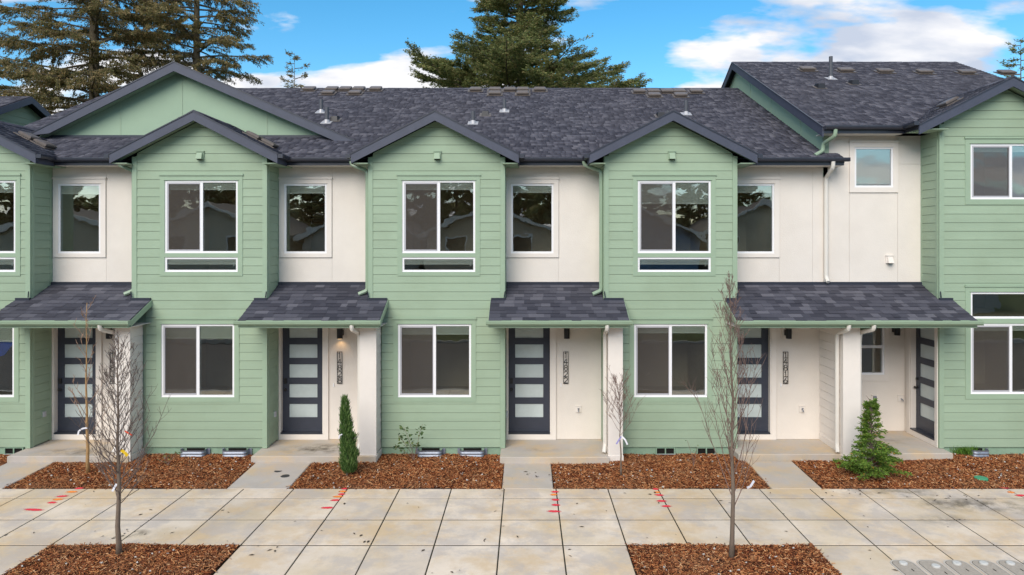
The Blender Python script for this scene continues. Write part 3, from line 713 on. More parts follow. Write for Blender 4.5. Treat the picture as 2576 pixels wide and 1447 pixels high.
def porch(parent, xl, xr, bl, br, yw=0.66):
    """shed roof over an entry: deck, tabs one by one, gutter, rakes, soffit; bl, br: bay faces it butts between"""
    sl_ = 0.433; zf = lambda y: 3.294 + sl_ * y
    yf = -0.83; t = 0.10; q = MB()
    q.prism([(xl, yf, zf(yf) - t), (xl, -0.018, zf(-0.018) - t), (xl, -0.018, zf(-0.018) - .012), (xl, yf, zf(yf) - .012)][::-1], (xr - xl, 0, 0))
    q.prism([(bl, -0.018, zf(-0.018) - t), (bl, yw, zf(yw) - t), (bl, yw, zf(yw) - .012), (bl, -0.018, zf(-0.018) - .012)][::-1], (br - bl, 0, 0))
    pr = q.build("porch_roof", m_under, parent)
    th = math.atan(sl_); ex = 0.145; L = (yw - yf) / math.cos(th); r = 0
    while r * ex < L - 0.03:
        v = r * ex; y = yf - 0.022 + v * math.cos(th); z = zf(yf) - 0.010 + v * math.sin(th) - 0.004
        a, b = (xl - 0.012, xr + 0.012) if y + 0.185 * math.cos(th) < 0.03 or y < -0.09 else (bl + .004, br - .004)
        if y > yw - 0.10: break
        x = a
        while x < b - 0.02:
            wd = random.choice((0.13, 0.16, 0.19, 0.22, 0.26, 0.31)); 
            if b - x - wd < 0.09: wd = b - x
            if y < -0.02 and y + 0.185 * math.cos(th) > -0.02 and (x < bl or x + wd > br):   # the row that meets the bay face
                pass
            link("shingle", tab_mesh(wd - 0.003, random.choice((0.010, 0.013, 0.018))), pr, (x, y - random.choice((0, 0, .010)), z), (th + 0.0, 0, 0))
            x += wd
        r += 1
    # dark step flashing where the roof meets the walls
    fl = MB(); fl.box(bl, br, yw - 0.07, yw - 0.008, zf(yw) - 0.03, zf(yw) + 0.035)
    for a, b in ((xl, bl), (br, xr)): fl.box(a, b, -0.075, -0.018, zf(-.05) - 0.01, zf(-.05) + 0.045)
    fl.tube([(bl - .03, -0.06, zf(0) + .03), (bl - .01, -0.07, zf(0) + .16)], .012, 5); fl.tube([(br + .03, -0.06, zf(0) + .03), (br + .01, -0.07, zf(0) + .16)], .012, 5)
    fl.build("flashing", m_gutter, pr)
    zg = zf(yf)
    gutter_x(pr, xl - 0.05, xr + 0.05, yf - 0.022, zg + 0.004, m_ggut, 0.092, 0.11)
    f = MB(); f.box(xl, xr, yf - 0.02, yf + 0.02, 2.787, zg - .03); f.build("fascia", m_gtrim, pr)
    for x, s in ((xl, -1), (xr, 1)):
        b = MB(); xa = x - 0.022 if s < 0 else x
        b.prism([(xa, yf + .021, zf(yf) - .135), (xa, -0.02, zf(-0.02) - .135), (xa, -0.02, zf(-.02) - .014), (xa, yf + .021, zf(yf) - .014)], (0.022, 0, 0)); b.build("rake_board", m_gtrim, pr)
    sf = MB(); sf.box(xl + .002, xr - .002, yf + 0.022, -0.03, 2.79, 2.80); sf.box(bl + .002, br - .002, -0.029, 1.349 if br > 8 else yw, 2.79, 2.80); sf.build("soffit", m_wtrim, pr)
    return pr

def column(parent, xa, xb, y0=-0.5, y1=0.0, wing_to=0.66, left_to=None):
    """white wing wall that ends in a smooth post, lap boards on its faces"""
    q = MB(); q.box(xa, xb, y0, y0 + 0.10, 0.16, 2.79)
    q.box(xa + .025, xb - .025, y0 + 0.10, y1 - .02, 0.0, 2.788)
    if wing_to > y1: q.box(xa + .025, xa + 0.12, y1 - .02, wing_to, 0.0, 2.788)
    c = q.build("porch_column", m_wtrim, parent)
    MB().box(xa - 0.012, xb + 0.012, y0 - 0.012, y1 - .02, -0.06, 0.16).build("column_base", m_wtrim, c)
    side_planks(c, xb - .025, y0 + 0.101, y1 - .02, 0.16, 2.785, 1, m_wtrim)
    side_planks(c, xa + .025, y0 + 0.101, wing_to - .0, 0.30, 2.785, -1, m_wtrim)
    MB().box(xa - .004, xa + .02, y0 + .13, wing_to, 0.166, 0.30).build("skirting", m_wtrim, c)
    return c

def well(parent, x, y=0.0, wd=0.5):
    """galvanised corrugated well round a crawl-space vent"""
    a = wd / 2; n = 10; path = [(-a, 0.0), (-a, -0.10)] + [(-a + .07 - .07 * math.cos(math.pi / 2 * i / 4), -0.10 - .07 * math.sin(math.pi / 2 * i / 4)) for i in range(1, 5)] + \
        [(a - .07 + .07 * math.sin(math.pi / 2 * i / 4), -0.17 + .07 - .07 * math.cos(math.pi / 2 * i / 4)) for i in range(0, 5)] + [(a, 0.0)]
    zs = [-0.05, 0.02, 0.05, 0.08, 0.11, 0.14, 0.172]; of = [0, 0.0, 0.016, 0, 0.016, 0, 0.012]
    V, Fs = [], []
    m = len(path)
    for zi, z in enumerate(zs):
        for (px, py) in path: V.append((x + px * (1 + of[zi] * 1.2), y + py * (1 + of[zi] * 4) - 0.016, z))
    for zi in range(len(zs) - 1):
        for i in range(m - 1): Fs.append((zi * m + i, zi * m + i + 1, (zi + 1) * m + i + 1, (zi + 1) * m + i))
    q = MB(); q.add(V, Fs); wl = q.build("vent_well", m_galv, parent)
    MB().box(x - a * .75, x + a * .75, y + 0.0, y + 0.02, 0.03, 0.165).build("vent_grille", m_dark, wl)
    MB().box(x - a - .06, x - a, y - .018, y - .012, 0.0, 0.17).box(x + a, x + a + .06, y - .018, y - .012, 0, .17).build("flange", m_galv, wl)
def floor_vent(parent, x, y=0.0, wd=0.40):
    q = MB(); a = wd / 2
    for c in cells(x - a, x + a, 0.04, 0.185, [(x - a + .02, x - .012, .055, .172), (x + .012, x + a - .02, .055, .172)]): q.box(c[0], c[1], y - .014, y + .03, c[2], c[3])
    v = q.build("crawl_vent", m_found, parent)
    MB().box(x - a + .02, x + a - .02, y + .012, y + .026, .055, .172).build("vent_grille", m_dark, v)
    MB().box(x - a + .01, x + a - .01, y - .03, y - .0141, .045, .055).build("sill", m_flash, v)

# ------------------------------------------------------------------ the townhouses
YW = 0.66
ROOFX = [-12.47, -8.24, -3.30, 1.64, 6.50]
UN = [dict(num='14834', x0=-13.20, x1=-10.39, uw=-11.45, lw=-11.48, nx=-8.24, label="leftmost green and white townhouse, cut by the picture's left edge, beside the 14828 house", tc=None),
      dict(num='14828', x0=-8.235, x1=-5.435, uw=-6.80, lw=-6.873, nx=-3.30, label="green and white townhouse numbered 14828 with lit wall lamp and large cross gable above"),
      dict(num='14822', x0=-3.298, x1=-0.459, uw=-1.833, lw=-1.92, nx=1.641, label="green and white townhouse numbered 14822 at the middle of the row"),
      dict(num='14816', x0=1.641, x1=4.402, uw=3.096, lw=3.02, nx=6.50, label="green and white townhouse numbered 14816 sharing a wide porch roof with the taller end house")]
BAYF = {}
BLIND = [(0.18, 0.30, 0.15), (0.12, 0.24, 0.14), (0.12, 0.15, 0.13), (0.42, 0.12, 0.12)]
for i, u in enumerate(UN):
    x0, x1, nx = u['x0'], u['x1'], u['nx']; xc = (x0 + x1) / 2
    T = empty("townhouse", (xc, 0, 0), u['label'], "townhouse", "townhouses of the green row")
    u['T'] = T
    ub, lb, wb = BLIND[i]
    U = (u['uw'] - 0.765, u['uw'] + 0.765, 4.252, 5.772); Us = (U[0], U[1], 3.86, 4.167)
    Lw = (u['lw'] - 0.765, u['lw'] + 0.765, 1.239, 2.766)
    tu = (U[0] - 0.10, U[1] + 0.10, 3.775, 5.872); tl = (Lw[0] - .10, Lw[1] + .10, 1.14, 2.866)
    ze = 6.98 - BS * (x1 - x0) / 2          # wall height at the bay corners
    # bay wall: backing with openings, planks, boards
    q = MB(); zcap = 7.0
    for (a, b, c, d) in cells(x0 + .01, x1 - .01, 0.19, ze, [U, Us, Lw]): q.box(a, b, 0.02, 0.1, c, d)
    q.prism([(x0 + .01, 0.02, ze), (x1 - .01, 0.02, ze), (xc, 0.02, zcap)][::-1], (0, 0.08, 0))
    q.box(x0 + .0, x0 + .08, .1, YW + .1, 0.19, ze); q.box(x1 - .08, x1 - .0, .1, YW + .1, 0.19, ze)
    bw = q.build("bay_wall", m_green, T)
    lo_clip = [(x0 - 1, x0 + 0.275, 0, 3.05)] if i > 0 else []
    lim = lambda z, xc=xc: ((xc - (7.02 - z) / BS), (xc + (7.02 - z) / BS))
    plank_rows(bw, x0 + 0.088, x1 - 0.088, 7.0, [(tu[0] + .03, tu[1] - .03, tu[2] + .03, tu[3] - .0), (tl[0] + .03, tl[1] - .03, tl[2] + .03, tl[3])] + lo_clip, lim=lim)
    zlow = 3.05 if i > 0 else 0.17
    MB().box(x0 - .012, x0 + .086, -0.028, 0.03, zlow, ze).build("corner_board", m_gtrim, bw)
    MB().box(x1 - .086, x1 + .012, -0.028, 0.03, 0.17, ze).build("corner_board", m_gtrim, bw)
    MB().box(x1, x1 + .022, 0.031, 0.10, 0.17, ze).build("corner_board", m_gtrim, bw)
    MB().box(x1, x1 + .02, YW - .09, YW - .002, 0.17, ze).build("corner_board", m_gtrim, bw)
    MB().box(x0 - .022, x0, 0.031, 0.10, zlow, ze).build("corner_board", m_gtrim, bw)
    side_planks(bw, x1, 0.101, YW - .091, 0.19, ze, 1)
    side_planks(bw, x0, 0.101, YW, zlow, ze, -1)
    MB().box(x0 + .02, x1 - .02, 0.012, YW, -0.2, 0.195).build("foundation", m_found, T)
    trim_ring(T, tu, [U, Us], 0.0, m_gtrim); trim_ring(T, tl, [Lw], 0.0, m_gtrim)
    window(T, *U, 0.0, 'slider', ub); window(T, *Us, 0.0, 'fixed', 0.075); window(T, *Lw, 0.0, 'slider', lb)
    MB().box(Us[1] - .115, Us[1] - .09, 0.018, 0.022, Us[2] + .12, Us[2] + .20).build("sticker", m_vinyl, T)
    vent_hood(T, xc + (0.02 if i else 0), ZZ(393, 0), -0.016, m_gtrim, None)
    # white wall between the bays
    uxl, uxr = x1 + .002, (nx - .002 if i < 3 else 6.50)
    wl = {0: -9.775, 1: -4.83, 2: 0.13, 3: 4.96}[i]
    Wn = (wl - 0.465, wl + 0.465, 4.238, 5.76); tw = (max(uxl, Wn[0] - .11), Wn[1] + .11, 4.15, 5.862)
    jt = [uxl, Wn[1] + .112, uxr] if i < 3 else [uxl, Wn[1] + .112, 6.27, uxr]
    wall = MB()
    for c in cells(uxl, uxr, 2.80, 6.2, [Wn]): wall.box(c[0], c[1], YW + .012, YW + .1, c[2], c[3])
    dx0 = x1 + 0.068 if i < 3 else 4.42
    Dh = (dx0 - .034, dx0 + .944, 0.285, 2.788)
    lxr = uxr if i < 3 else 6.46
    for c in cells(uxl, lxr, 0.166, 2.80, [Dh]): wall.box(c[0], c[1], YW + .012, YW + .1, c[2], c[3])
    wo_ = wall.build("recessed_wall", m_white, T)
    for a, b in zip(jt, jt[1:]):
        pm = MB()
        for c in cells(a + .002, b - .002, 2.805, 6.195, [Wn]): pm.box(c[0], c[1], YW, YW + .013, c[2], c[3])
        if pm.v: pm.build("wall_panel", m_white, wo_)
    pm = MB()
    for c in cells(dx0 + 1.042, lxr, 0.17, 2.795, []): pm.box(c[0], c[1], YW, YW + .013, c[2], c[3])
    pm.build("wall_panel", m_white, wo_)
    trim_ring(T, tw, [Wn], YW, m_wtrim); window(T, *Wn, YW, 'fixed', wb)
    room(wo_, dx0, dx0 + .91, 0.4, 2.6, YW + .16, 0.5)
    door(T, dx0, YW, frame_to=x1 + .024)
    number_plate(T, u['num'], {0: -9.05, 1: -4.083, 2: .864, 3: 5.67}[i], 2.087, YW, serif=(i == 3))
    lamp(T, {0: -9.06, 1: -4.05, 2: .88, 3: 5.70}[i], 2.55, YW, {0: 1, 1: 1, 2: 0, 3: -1}[i], lit=(i == 1))
    MB().box(dx0 + 1.14, dx0 + 1.165, YW - .018, YW, 1.32, 1.395).build("doorbell", m_vinyl, T)
    # entry slab
    sx0, sx1, sy = [( -10.47, -8.03, -.55), (-5.55, -3.03, -.55), (-.53, 1.66, -.61), (4.32, 6.60, -.42)][i]
    q = MB(); e = .012
    q.box(sx0, sx1, sy, YW + .05, -.14, .165 - e)
    q.hexa([(sx0, sy, .1651 - e), (sx1, sy, .1651 - e), (sx1, YW + .05, .1651 - e), (sx0, YW + .05, .1651 - e), (sx0 + e, sy + e, .165), (sx1 - e, sy + e, .165), (sx1 - e, YW + .05, .165), (sx0 + e, YW + .05, .165)])
    q.build("entry_slab", m_porch, T)
    # outlet on the bay's flank, hose bib on the wall
    ob = MB().box(x1, x1 + .03, .30, .42, .72, .86).build("outlet_block", m_gtrim, T)
    MB().box(x1 + .03, x1 + .065, .325, .395, .735, .845).build("outlet_cover", m_screenfr, ob)
    if i >= 2:
        hx = {2: 1.137, 3: 6.03}[i]
        hb = MB().box(hx - .06, hx + .06, YW - .02, YW, .76, .89).box(hx - .066, hx + .066, YW - .03, YW, .891, .905).build("tap_block", m_wtrim, T)
        MB().tube([(hx, YW - .02, .82), (hx, YW - .07, .82), (hx, YW - .10, .79)], .012, 8).tube([(hx, YW - .06, .835), (hx, YW - .06, .86)], [.006, .024], 8).build("tap", m_galv, hb)
    # roof over the row
    R_ = roof_slope(T, ROOFX[i], ROOFX[i + 1] if i < 3 else 6.52, zmain, MS)
    u['R'] = R_
    e0, e1 = ROOFX[i], (ROOFX[i + 1] if i < 3 else 6.86)
    ga, gb = max(e0, xc + 1.74), (nx - 0.35 if i < 3 else 6.86)
    gutter_x(R_, ga, gb, ME_Y - .052, 6.275, m_gutter, 0.08, 0.10)
    MB().box(xc + 1.70, gb - (.0 if i < 3 else .09), ME_Y - .051, ME_Y - .02, 6.12, 6.24).build("fascia", m_gutter, R_)
    MB().box(x1, nx if i < 3 else 6.80, ME_Y - .02, YW + .005, 6.125, 6.14).build("soffit", m_wtrim, R_)
    if i == 3:
        q = MB(); ya = ME_Y - .05; q.prism([(6.521, ya, zmain(ya) - .1), (6.521, YW - .004, zmain(YW) - .1), (6.521, YW - .004, zmain(YW) - .012), (6.521, ya, zmain(ya) - .012)][::-1], (.26, 0, 0)); q.build("eave_return", m_under, R_)
        shingle_field("shingles", (6.521, ya - .02, zmain(ya) - .012), (1, 0, 0), (0, 1 / math.hypot(1, MS), MS / math.hypot(1, MS)), .27, .43, R_)
    # gable roof of the bay
    br = bay_roof(T, xc, 1.724, 7.185, -0.28, 2.3, BS)
    for s in (-1, 1):
        xe = xc + s * 1.735; prof = [(0, -.08), (s * .075, -.08), (s * .10, -.035), (s * .10, 0), (s * .085, 0), (s * .08, -.06), (.0, -.06)]
        q = MB(); q.prism([(xe + a, -0.30, 6.29 + b) for a, b in prof][::s], (0, 0.62, 0)); q.box(min(xe, xe + s * .1), max(xe, xe + s * .1), -.305, -.301, 6.21, 6.29); q.build("bay_gutter", m_gutter, br)
        a, b = sorted((xc + s * 1.39, xc + s * 1.72)); MB().box(a, b, -.25, YW - .01, 6.10, 6.115).build("soffit", m_gtrim, br)
        MB().box(*sorted((xc + s * 1.70, xc + s * 1.73)), -.25, .28, 6.10, 6.23).build("fascia", m_navy, br)
    q = MB()
    for s in (-1, 1):
        q.prism([(xc, -.255, 7.06), (xc + s * 1.70, -.255, 7.06 - BS * 1.70), (xc + s * 1.70, -.255, 7.05 - BS * 1.70), (xc, -.255, 7.05)][::s], (0, 0.29, 0))
    q.build("gable_soffit", m_gtrim, br)
    if i > 0:       # green downspout on the left flank of the bay
        pipe_run("downspout", [(x0 - .42, .20, 6.20), (x0 - .40, .20, 6.12), (x0 - .07, .14, 5.99), (x0 - .06, .13, 5.90), (x0 - .06, .13, 3.46), (x0 - .24, .10, 3.385)], T, m_ggut)
for i, u in enumerate(UN):
    T = u['T']
    nb = UN[i + 1]['x0'] if i < 3 else 8.652
    pl = {0: -10.66, 1: -5.68, 2: -.733, 3: 4.168}[i]; pr_ = {0: -7.85, 1: -2.91, 2: 2.03, 3: 8.90}[i]
    porch(T, pl, pr_, u['x1'] + .024, nb - .024)
    ca, cb = {0: (-8.325, -8.016), 1: (-3.37, -3.036), 2: (1.656, 1.954), 3: (6.41, 6.757)}[i]
    column(T, ca, cb, y1=(0.0 if i < 3 else YW), wing_to=YW, left_to=None)
    xp = ca - .045
    pipe_run("downspout", [(xp - .02, -.90, 2.86), (xp - .02, -.88, 2.76), (xp, -.36, 2.62), (xp, -.33, 2.5), (xp, -.33, .34), (xp - .03, -.42, .20)], T, m_wgut)
    if i == 3: pipe_run("downspout", [(cb + .08, -.90, 2.86), (cb + .08, -.88, 2.76), (cb + .05, -.40, 2.64), (cb + .05, -.36, 2.45), (cb + .05, -.36, .25)], T, m_wgut)
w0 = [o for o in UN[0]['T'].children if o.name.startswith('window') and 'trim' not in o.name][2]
bs = MB(); bs.prism([(-11.5, .07, 2.70), (-11.5, .07, 1.95), (-11.0, .07, 2.10), (-10.80, .07, 2.35), (-10.77, .07, 2.58), (-10.77, .07, 2.70)], (0, .03, 0))  # blue panel added behind the glass, standing in for a blue reflection
bs.build("blue_reflection_panel", M("blue_reflection", (.02, .09, .55), .6, .3), w0)
T1, T2, T3 = UN[1]['T'], UN[2]['T'], UN[3]['T']
for px in (486.5, 592): well(T1, XX(px, -.1))
for px in (1081.5, 1187.5): well(T2, XX(px, -.1))
for x in (2.91, 3.765): floor_vent(T3, x, -0.02)
floor_vent(UN[0]['T'], -10.72, -0.02)
pipe_run("downspout", [(6.52, .20, 6.20), (6.52, .22, 6.06), (6.54, .58, 5.90), (6.54, .60, 5.8), (6.54, .60, 3.72), (6.54, .50, 3.62)], T3, m_wgut)

# cross gable over the first two houses
CG = dict(xc=-8.14, zap=8.655, yf=1.5, yw=1.8, hl=3.30, hr=4.18, sl=0.5, sr=0.434)
q = MB(); zb = zmain(1.8)
q.prism([(CG['xc'] - 3.25, 1.8, zb - .1), (CG['xc'] + 4.1, 1.8, zb - .1), (CG['xc'] + 4.1, 1.8, 8.55 - CG['sr'] * 4.1), (CG['xc'], 1.8, 8.55), (CG['xc'] - 3.25, 1.8, 8.55 - CG['sl'] * 3.25)][::-1], (0, 0.1, 0))
cg = q.build("cross_gable", M("sage_panel", (0.30, 0.41, 0.30), 0.65, 0.3, var=0.04, vscale=1.2, bump=.08, bscale=40), T1)
for xj in (-9.55, -8.1, -6.1): MB().box(xj - .012, xj + .012, 1.792, 1.8, zb, 8.5 - .5 * abs(xj - CG['xc'])).build("panel_joint", m_gtrim, cg)
MB().box(-11.3, -4.2, 1.74, 1.80, zb - .02, zb + .035).build("flashing", m_gutter, cg)
def cross_half(s, hw, sl_):
    c = 1 / math.hypot(1, sl_); yf, yb = CG['yf'], 5.9; xc, za = CG['xc'], CG['zap']
    q = MB(); q.prism([(xc, yf + .02, za - .012), (xc, yf + .02, za - .12), (xc + s * hw, yf + .02, za - sl_ * hw - .12), (xc + s * hw, yf + .02, za - sl_ * hw - .012)][::s], (0, yb - yf, 0))
    o = q.build("gable_roof", m_under, T1)
    V = (-s * c, 0, sl_ * c); U = (0, 1, 0) if s > 0 else (0, -1, 0)
    shingle_field("shingles", (xc + s * (hw + .015), yf - .012 if s > 0 else yb, za - sl_ * (hw + .015) - .004), U, V, yb - yf, hw / c + .02, o)
    zt = lambda x: za - sl_ * abs(x - xc)
    x1 = xc + s * hw
    b = MB(); b.prism([(xc, yf - .02, za - .02), (xc, yf - .02, za - .22), (xc + s * (hw - .42), yf - .02, zt(xc + s * (hw - .42)) - .22), (x1, yf - .02, zt(x1) - .06), (x1, yf - .02, zt(x1) - .02)][::s], (0, .04, 0)); b.build("rake_board", m_navy, o)
    a = MB(); a.prism([(xc, yf - .032, za + .004), (xc, yf - .032, za - .022), (x1, yf - .032, zt(x1) - .022), (x1, yf - .032, zt(x1) + .004)][::s], (0, .03, 0)); a.build("drip_edge", m_gutter, o)
    k = MB(); y = yf
    MB().prism([(xc, yf + .021, za - .16), (xc, yf + .021, za - .165), (x1, yf + .021, zt(x1) - .165), (x1, yf + .021, zt(x1) - .16)][::s], (0, .30, 0)).build("gable_soffit", m_gtrim, o)
cross_half(-1, CG['hl'], CG['sl']); cross_half(1, CG['hr'], CG['sr'])

# taller end house on the right
ER = empty("townhouse", (10.0, 0, 0), "taller green end townhouse at the right edge with a side-facing door", "townhouse", "townhouses of the green row")
xR = 8.652
Rr = roof_slope(ER, 6.33, 13.2, zright, RS)
gw = MB(); ye = ME_Y
gw.prism([(6.50, YW, 5.9), (6.50, 2 * RG_Y - YW, 5.9), (6.50, 2 * RG_Y - YW, zright(YW) - .1), (6.50, RG_Y, zright(RG_Y) - .11), (6.50, YW, zright(YW) - .1)][::-1], (.1, 0, 0))
gwo = gw.build("gable_wall", cg.data.materials[0], ER)
for yj in (1.9, 3.9, 5.6): MB().box(6.492, 6.5, yj - .012, yj + .012, zmain(yj), zright(yj) - .1).build("panel_joint", m_gtrim, gwo)
for s in (1, -1):        # rakes of the gable end
    ya = ME_Y - .05; yb = RG_Y; f = zright
    pts = [(6.31, ya, f(ya) - .02), (6.31, yb, f(yb) - .02), (6.31, yb, f(yb) - .22), (6.31, ya, f(ya) - .22)]
    if s < 0: pts = [(x, 2 * RG_Y - y, z) for x, y, z in pts]
    MB().prism(pts, (.03, 0, 0)).build("rake_board", m_navy, Rr)
    pts = [(6.30, ya - .01, f(ya) - .02), (6.30, yb, f(yb) - .02), (6.30, yb, f(yb) + .008), (6.30, ya - .01, f(ya) + .008)]
    if s < 0: pts = [(x, 2 * RG_Y - y, z) for x, y, z in pts]
    MB().prism(pts, (.03, 0, 0)).build("drip_edge", m_gutter, Rr)
MB().box(6.50, 6.62, YW - .02, YW + .02, 6.42, 6.85).build("corner_board", m_gtrim, gwo)
gutter_x(Rr, 6.34, 8.15, ME_Y - .052, 6.955, m_gutter, .08, .10)
MB().box(6.33, 8.1, ME_Y - .051, ME_Y - .02, 6.80, 6.92).build("fascia", m_gutter, Rr)
MB().box(6.34, xR, ME_Y - .02, YW + .005, 6.805, 6.82).build("soffit", m_wtrim, Rr)
WR = (7.178, 8.023, 5.68, 6.56); tr = (7.07, 8.131, 5.57, 6.665)
wall = MB()
for c in cells(6.502, xR, 2.80, 6.85, [WR]): wall.box(c[0], c[1], YW + .012, YW + .1, c[2], c[3])
HW = (7.28, 8.19, 1.453, 2.73); Y2 = 1.35
for c in cells(6.5, xR + .1, 0.166, 2.80, [HW]): wall.box(c[0], c[1], Y2, Y2 + .1, c[2], c[3])
rw = wall.build("recessed_wall", m_white, ER)
zj = 5.86 + .28
for a, b in ((6.504, 7.07), (7.072, 8.13), (8.132, xR - .002)):
    pm = MB()
    for c in cells(a + .002, b - .002, 2.805, 6.845, [WR, (6, 9, 6.19, 6.196)]): pm.box(c[0], c[1], YW, YW + .013, c[2], c[3])
    pm.build("wall_panel", m_white, rw)
trim_ring(ER, tr, [WR], YW, m_wtrim); window(ER, *WR, YW, 'fixed', 0.72)
vent_hood(ER, XX(2240, .6), ZZ(654, .6), YW, m_wtrim, None)
trim_ring(ER, (HW[0] - .09, HW[1] + .09, HW[2] - .14, HW[3] + .05), [HW], Y2, m_wtrim, cap=False); window(ER, *HW, Y2, 'hung', 0.0)
# divider behind the shared column
MB().box(6.43, 6.54, YW + .1, Y2, 0.0, 2.79).box(6.54, 6.73, YW, Y2, 0.0, 2.79).build("divider_wall", m_white, ER)
# bay of the end house
UR = (9.29, 11.0, 5.378, 6.54); TRn = (9.295, 11.0, 2.883, 3.438); LR = (9.295, 11.0, 1.305, 2.777)
tuR = (9.18, 11.11, 5.27, 6.645); tlR = (9.185, 11.11, 1.20, 3.545)
x1R = 11.6; xcR = 10.0; apR = 7.885
q = MB(); zeR = 6.95
for (a, b, c, d) in cells(xR + .01, x1R, 0.19, zeR, [UR, TRn, LR]): q.box(a, b, 0.02, .1, c, d)
q.prism([(xR + .01, .02, zeR), (x1R, .02, zeR), (xcR, .02, 7.68)][::-1], (0, .08, 0))
q.box(xR, xR + .08, .1, YW + .1, 2.8, zeR)
bwR = q.build("bay_wall", m_green, ER)
limR = lambda z: (xcR - (7.71 - z) / BS, xcR + (7.71 - z) / BS)
plank_rows(bwR, xR + .088, x1R, 7.7, [(tuR[0] + .03, tuR[1] - .03, tuR[2] + .03, tuR[3]), (tlR[0] + .03, tlR[1] - .03, tlR[2] + .03, tlR[3])], lim=limR)
MB().box(xR - .012, xR + .086, -.028, .03, 0.17, zeR).build("corner_board", m_gtrim, bwR)
MB().box(xR - .022, xR, .031, .10, 2.8, zeR).build("corner_board", m_gtrim, bwR)
MB().box(xR - .02, xR, YW - .07, YW - .002, 2.8, zeR).build("corner_board", m_gtrim, bwR)
side_planks(bwR, xR, .101, YW - .071, 2.8, zeR, -1)
MB().box(xR + .02, x1R - .02, .012, 2, -.2, .195).build("foundation", m_found, ER)
trim_ring(ER, tuR, [UR], 0, m_gtrim); trim_ring(ER, tlR, [TRn, LR], 0, m_gtrim)
window(ER, *UR, 0, 'slider', .10); window(ER, *TRn, 0, 'fixed', 0); window(ER, *LR, 0, 'slider', .08)
well(ER, XX(2464, -.1), wd=.34)
brR = bay_roof(ER, xcR, 1.93, apR, -.28, 2.4, BS)
for s in (-1, 1):
    xe = xcR + s * 1.94; prof = [(0, -.08), (s * .075, -.08), (s * .10, -.035), (s * .10, 0), (s * .085, 0), (s * .08, -.06), (.0, -.06)]
    q = MB(); q.prism([(xe + a, -0.30, 6.965 + b) for a, b in prof][::s], (0, 0.62, 0)); q.box(min(xe, xe + s * .1), max(xe, xe + s * .1), -.305, -.301, 6.885, 6.965); q.build("bay_gutter", m_gutter, brR)
    a, b = sorted((xcR + s * 1.30, xcR + s * 1.92)); MB().box(a, b, -.25, YW - .01, 6.805, 6.82).build("soffit", m_gtrim, brR)
q = MB()
for s in (-1, 1): q.prism([(xcR, -.255, 7.76), (xcR + s * 1.9, -.255, 7.76 - BS * 1.9), (xcR + s * 1.9, -.255, 7.75 - BS * 1.9), (xcR, -.255, 7.75)][::s], (0, 0.29, 0))
q.build("gable_soffit", m_gtrim, brR)
# side wall of the entry with its door, facing left
xs = 8.662; DY0, DY1 = 0.14, 1.05
q = MB()
for (a, b, c, d) in cells(0.031, Y2, 0.166, 2.79, [(DY0 - .035, DY1 + .035, .285, 2.788)]): q.box(xs, xs + .1, a, b, c, d)
sw_ = q.build("entry_side_wall", m_white, ER)
MB().box(xs - .02, xs, 0.032, DY0 - .13, .17, 2.79).build("corner_trim", m_wtrim, sw_)
q = MB()
holes = [(DY0 + .146, DY1 - .146, .625 + .4365 * k, .92 + .4365 * k) for k in range(5)]
xd = xs + .09
for (a, b, c, d) in cells(DY0, DY1, .32, 2.76, holes): q.box(xd, xd + .045, a, b, c, d)
dR = q.build("door", m_door, ER)
for h in holes: MB().box(xd + .018, xd + .03, h[0], h[1], h[2], h[3]).build("pane", m_frost, dR)
ky = DY1 - .065
MB().tube([(xd, ky, 1.24), (xd - .012, ky, 1.24)], .032, 14).tube([(xd - .012, ky, 1.24), (xd - .045, ky, 1.24), (xd - .055, ky, 1.24), (xd - .075, ky, 1.24)], [.012, .013, .027, .022], 14).build("knob", m_black, dR, smooth=True)
MB().tube([(xd, ky, 1.43), (xd - .03, ky, 1.43)], .03, 14).build("deadbolt", m_black, dR)
q = MB()
for a, b in ((DY0 - .035, DY0), (DY1, DY1 + .035)): q.box(xs - .03, xd + .05, a, b, .29, 2.785)
q.build("door_frame", m_wtrim, dR)
q = MB(); q.box(xs - .04, xs, DY1 + .036, DY1 + .15, .168, 2.785); q.box(xs - .04, xs, DY0 - .11, DY0 - .036, .168, 2.785); q.box(xs - .038, xs, DY0 - .036, DY1 + .036, .168, .285); q.build("door_trim", m_wtrim, dR)
MB().box(xs - .045, xd + .04, DY0, DY1, .288, .318).build("threshold", m_gutter, dR)
lamp(ER, 8.42, 2.53, Y2, -1)
q = MB().box(7.90, 8.02, Y2 - .02, Y2, .84, .98).box(7.89, 8.03, Y2 - .03, Y2, .981, .995).build("outlet_block", m_wtrim, ER); MB().box(7.925, 7.995, Y2 - .06, Y2 - .02, .855, .965).build("outlet_cover", M("grey_plastic", (.2, .22, .26), .5), q)
q = MB().box(8.50, 8.62, Y2 - .02, Y2, .84, .97).box(8.494, 8.626, Y2 - .03, Y2, .971, .985).build("tap_block", m_wtrim, ER); MB().tube([(8.57, Y2 - .02, .90), (8.57, Y2 - .08, .90), (8.57, Y2 - .11, .87)], .013, 8).build("tap", m_galv, q)
q = MB(); e = .012; a, b, sy = 6.601, 8.72, -.36
q.box(a, b, sy, Y2 + .05, -.14, .163 - e); q.hexa([(a, sy, .1632 - e), (b, sy, .1632 - e), (b, Y2 + .05, .1632 - e), (a, Y2 + .05, .1632 - e), (a + e, sy + e, .163), (b - e, sy + e, .163), (b - e, Y2 + .05, .163), (a + e, Y2 + .05, .163)])
q.build("entry_slab", m_porch, ER)
pipe_run("downspout", [(6.57, .20, 6.88), (6.56, .21, 6.74), (6.44, .50, 6.62), (6.43, .52, 6.50), (6.42, .50, 6.46), (6.24, .46, 6.36)], ER, m_ggut)

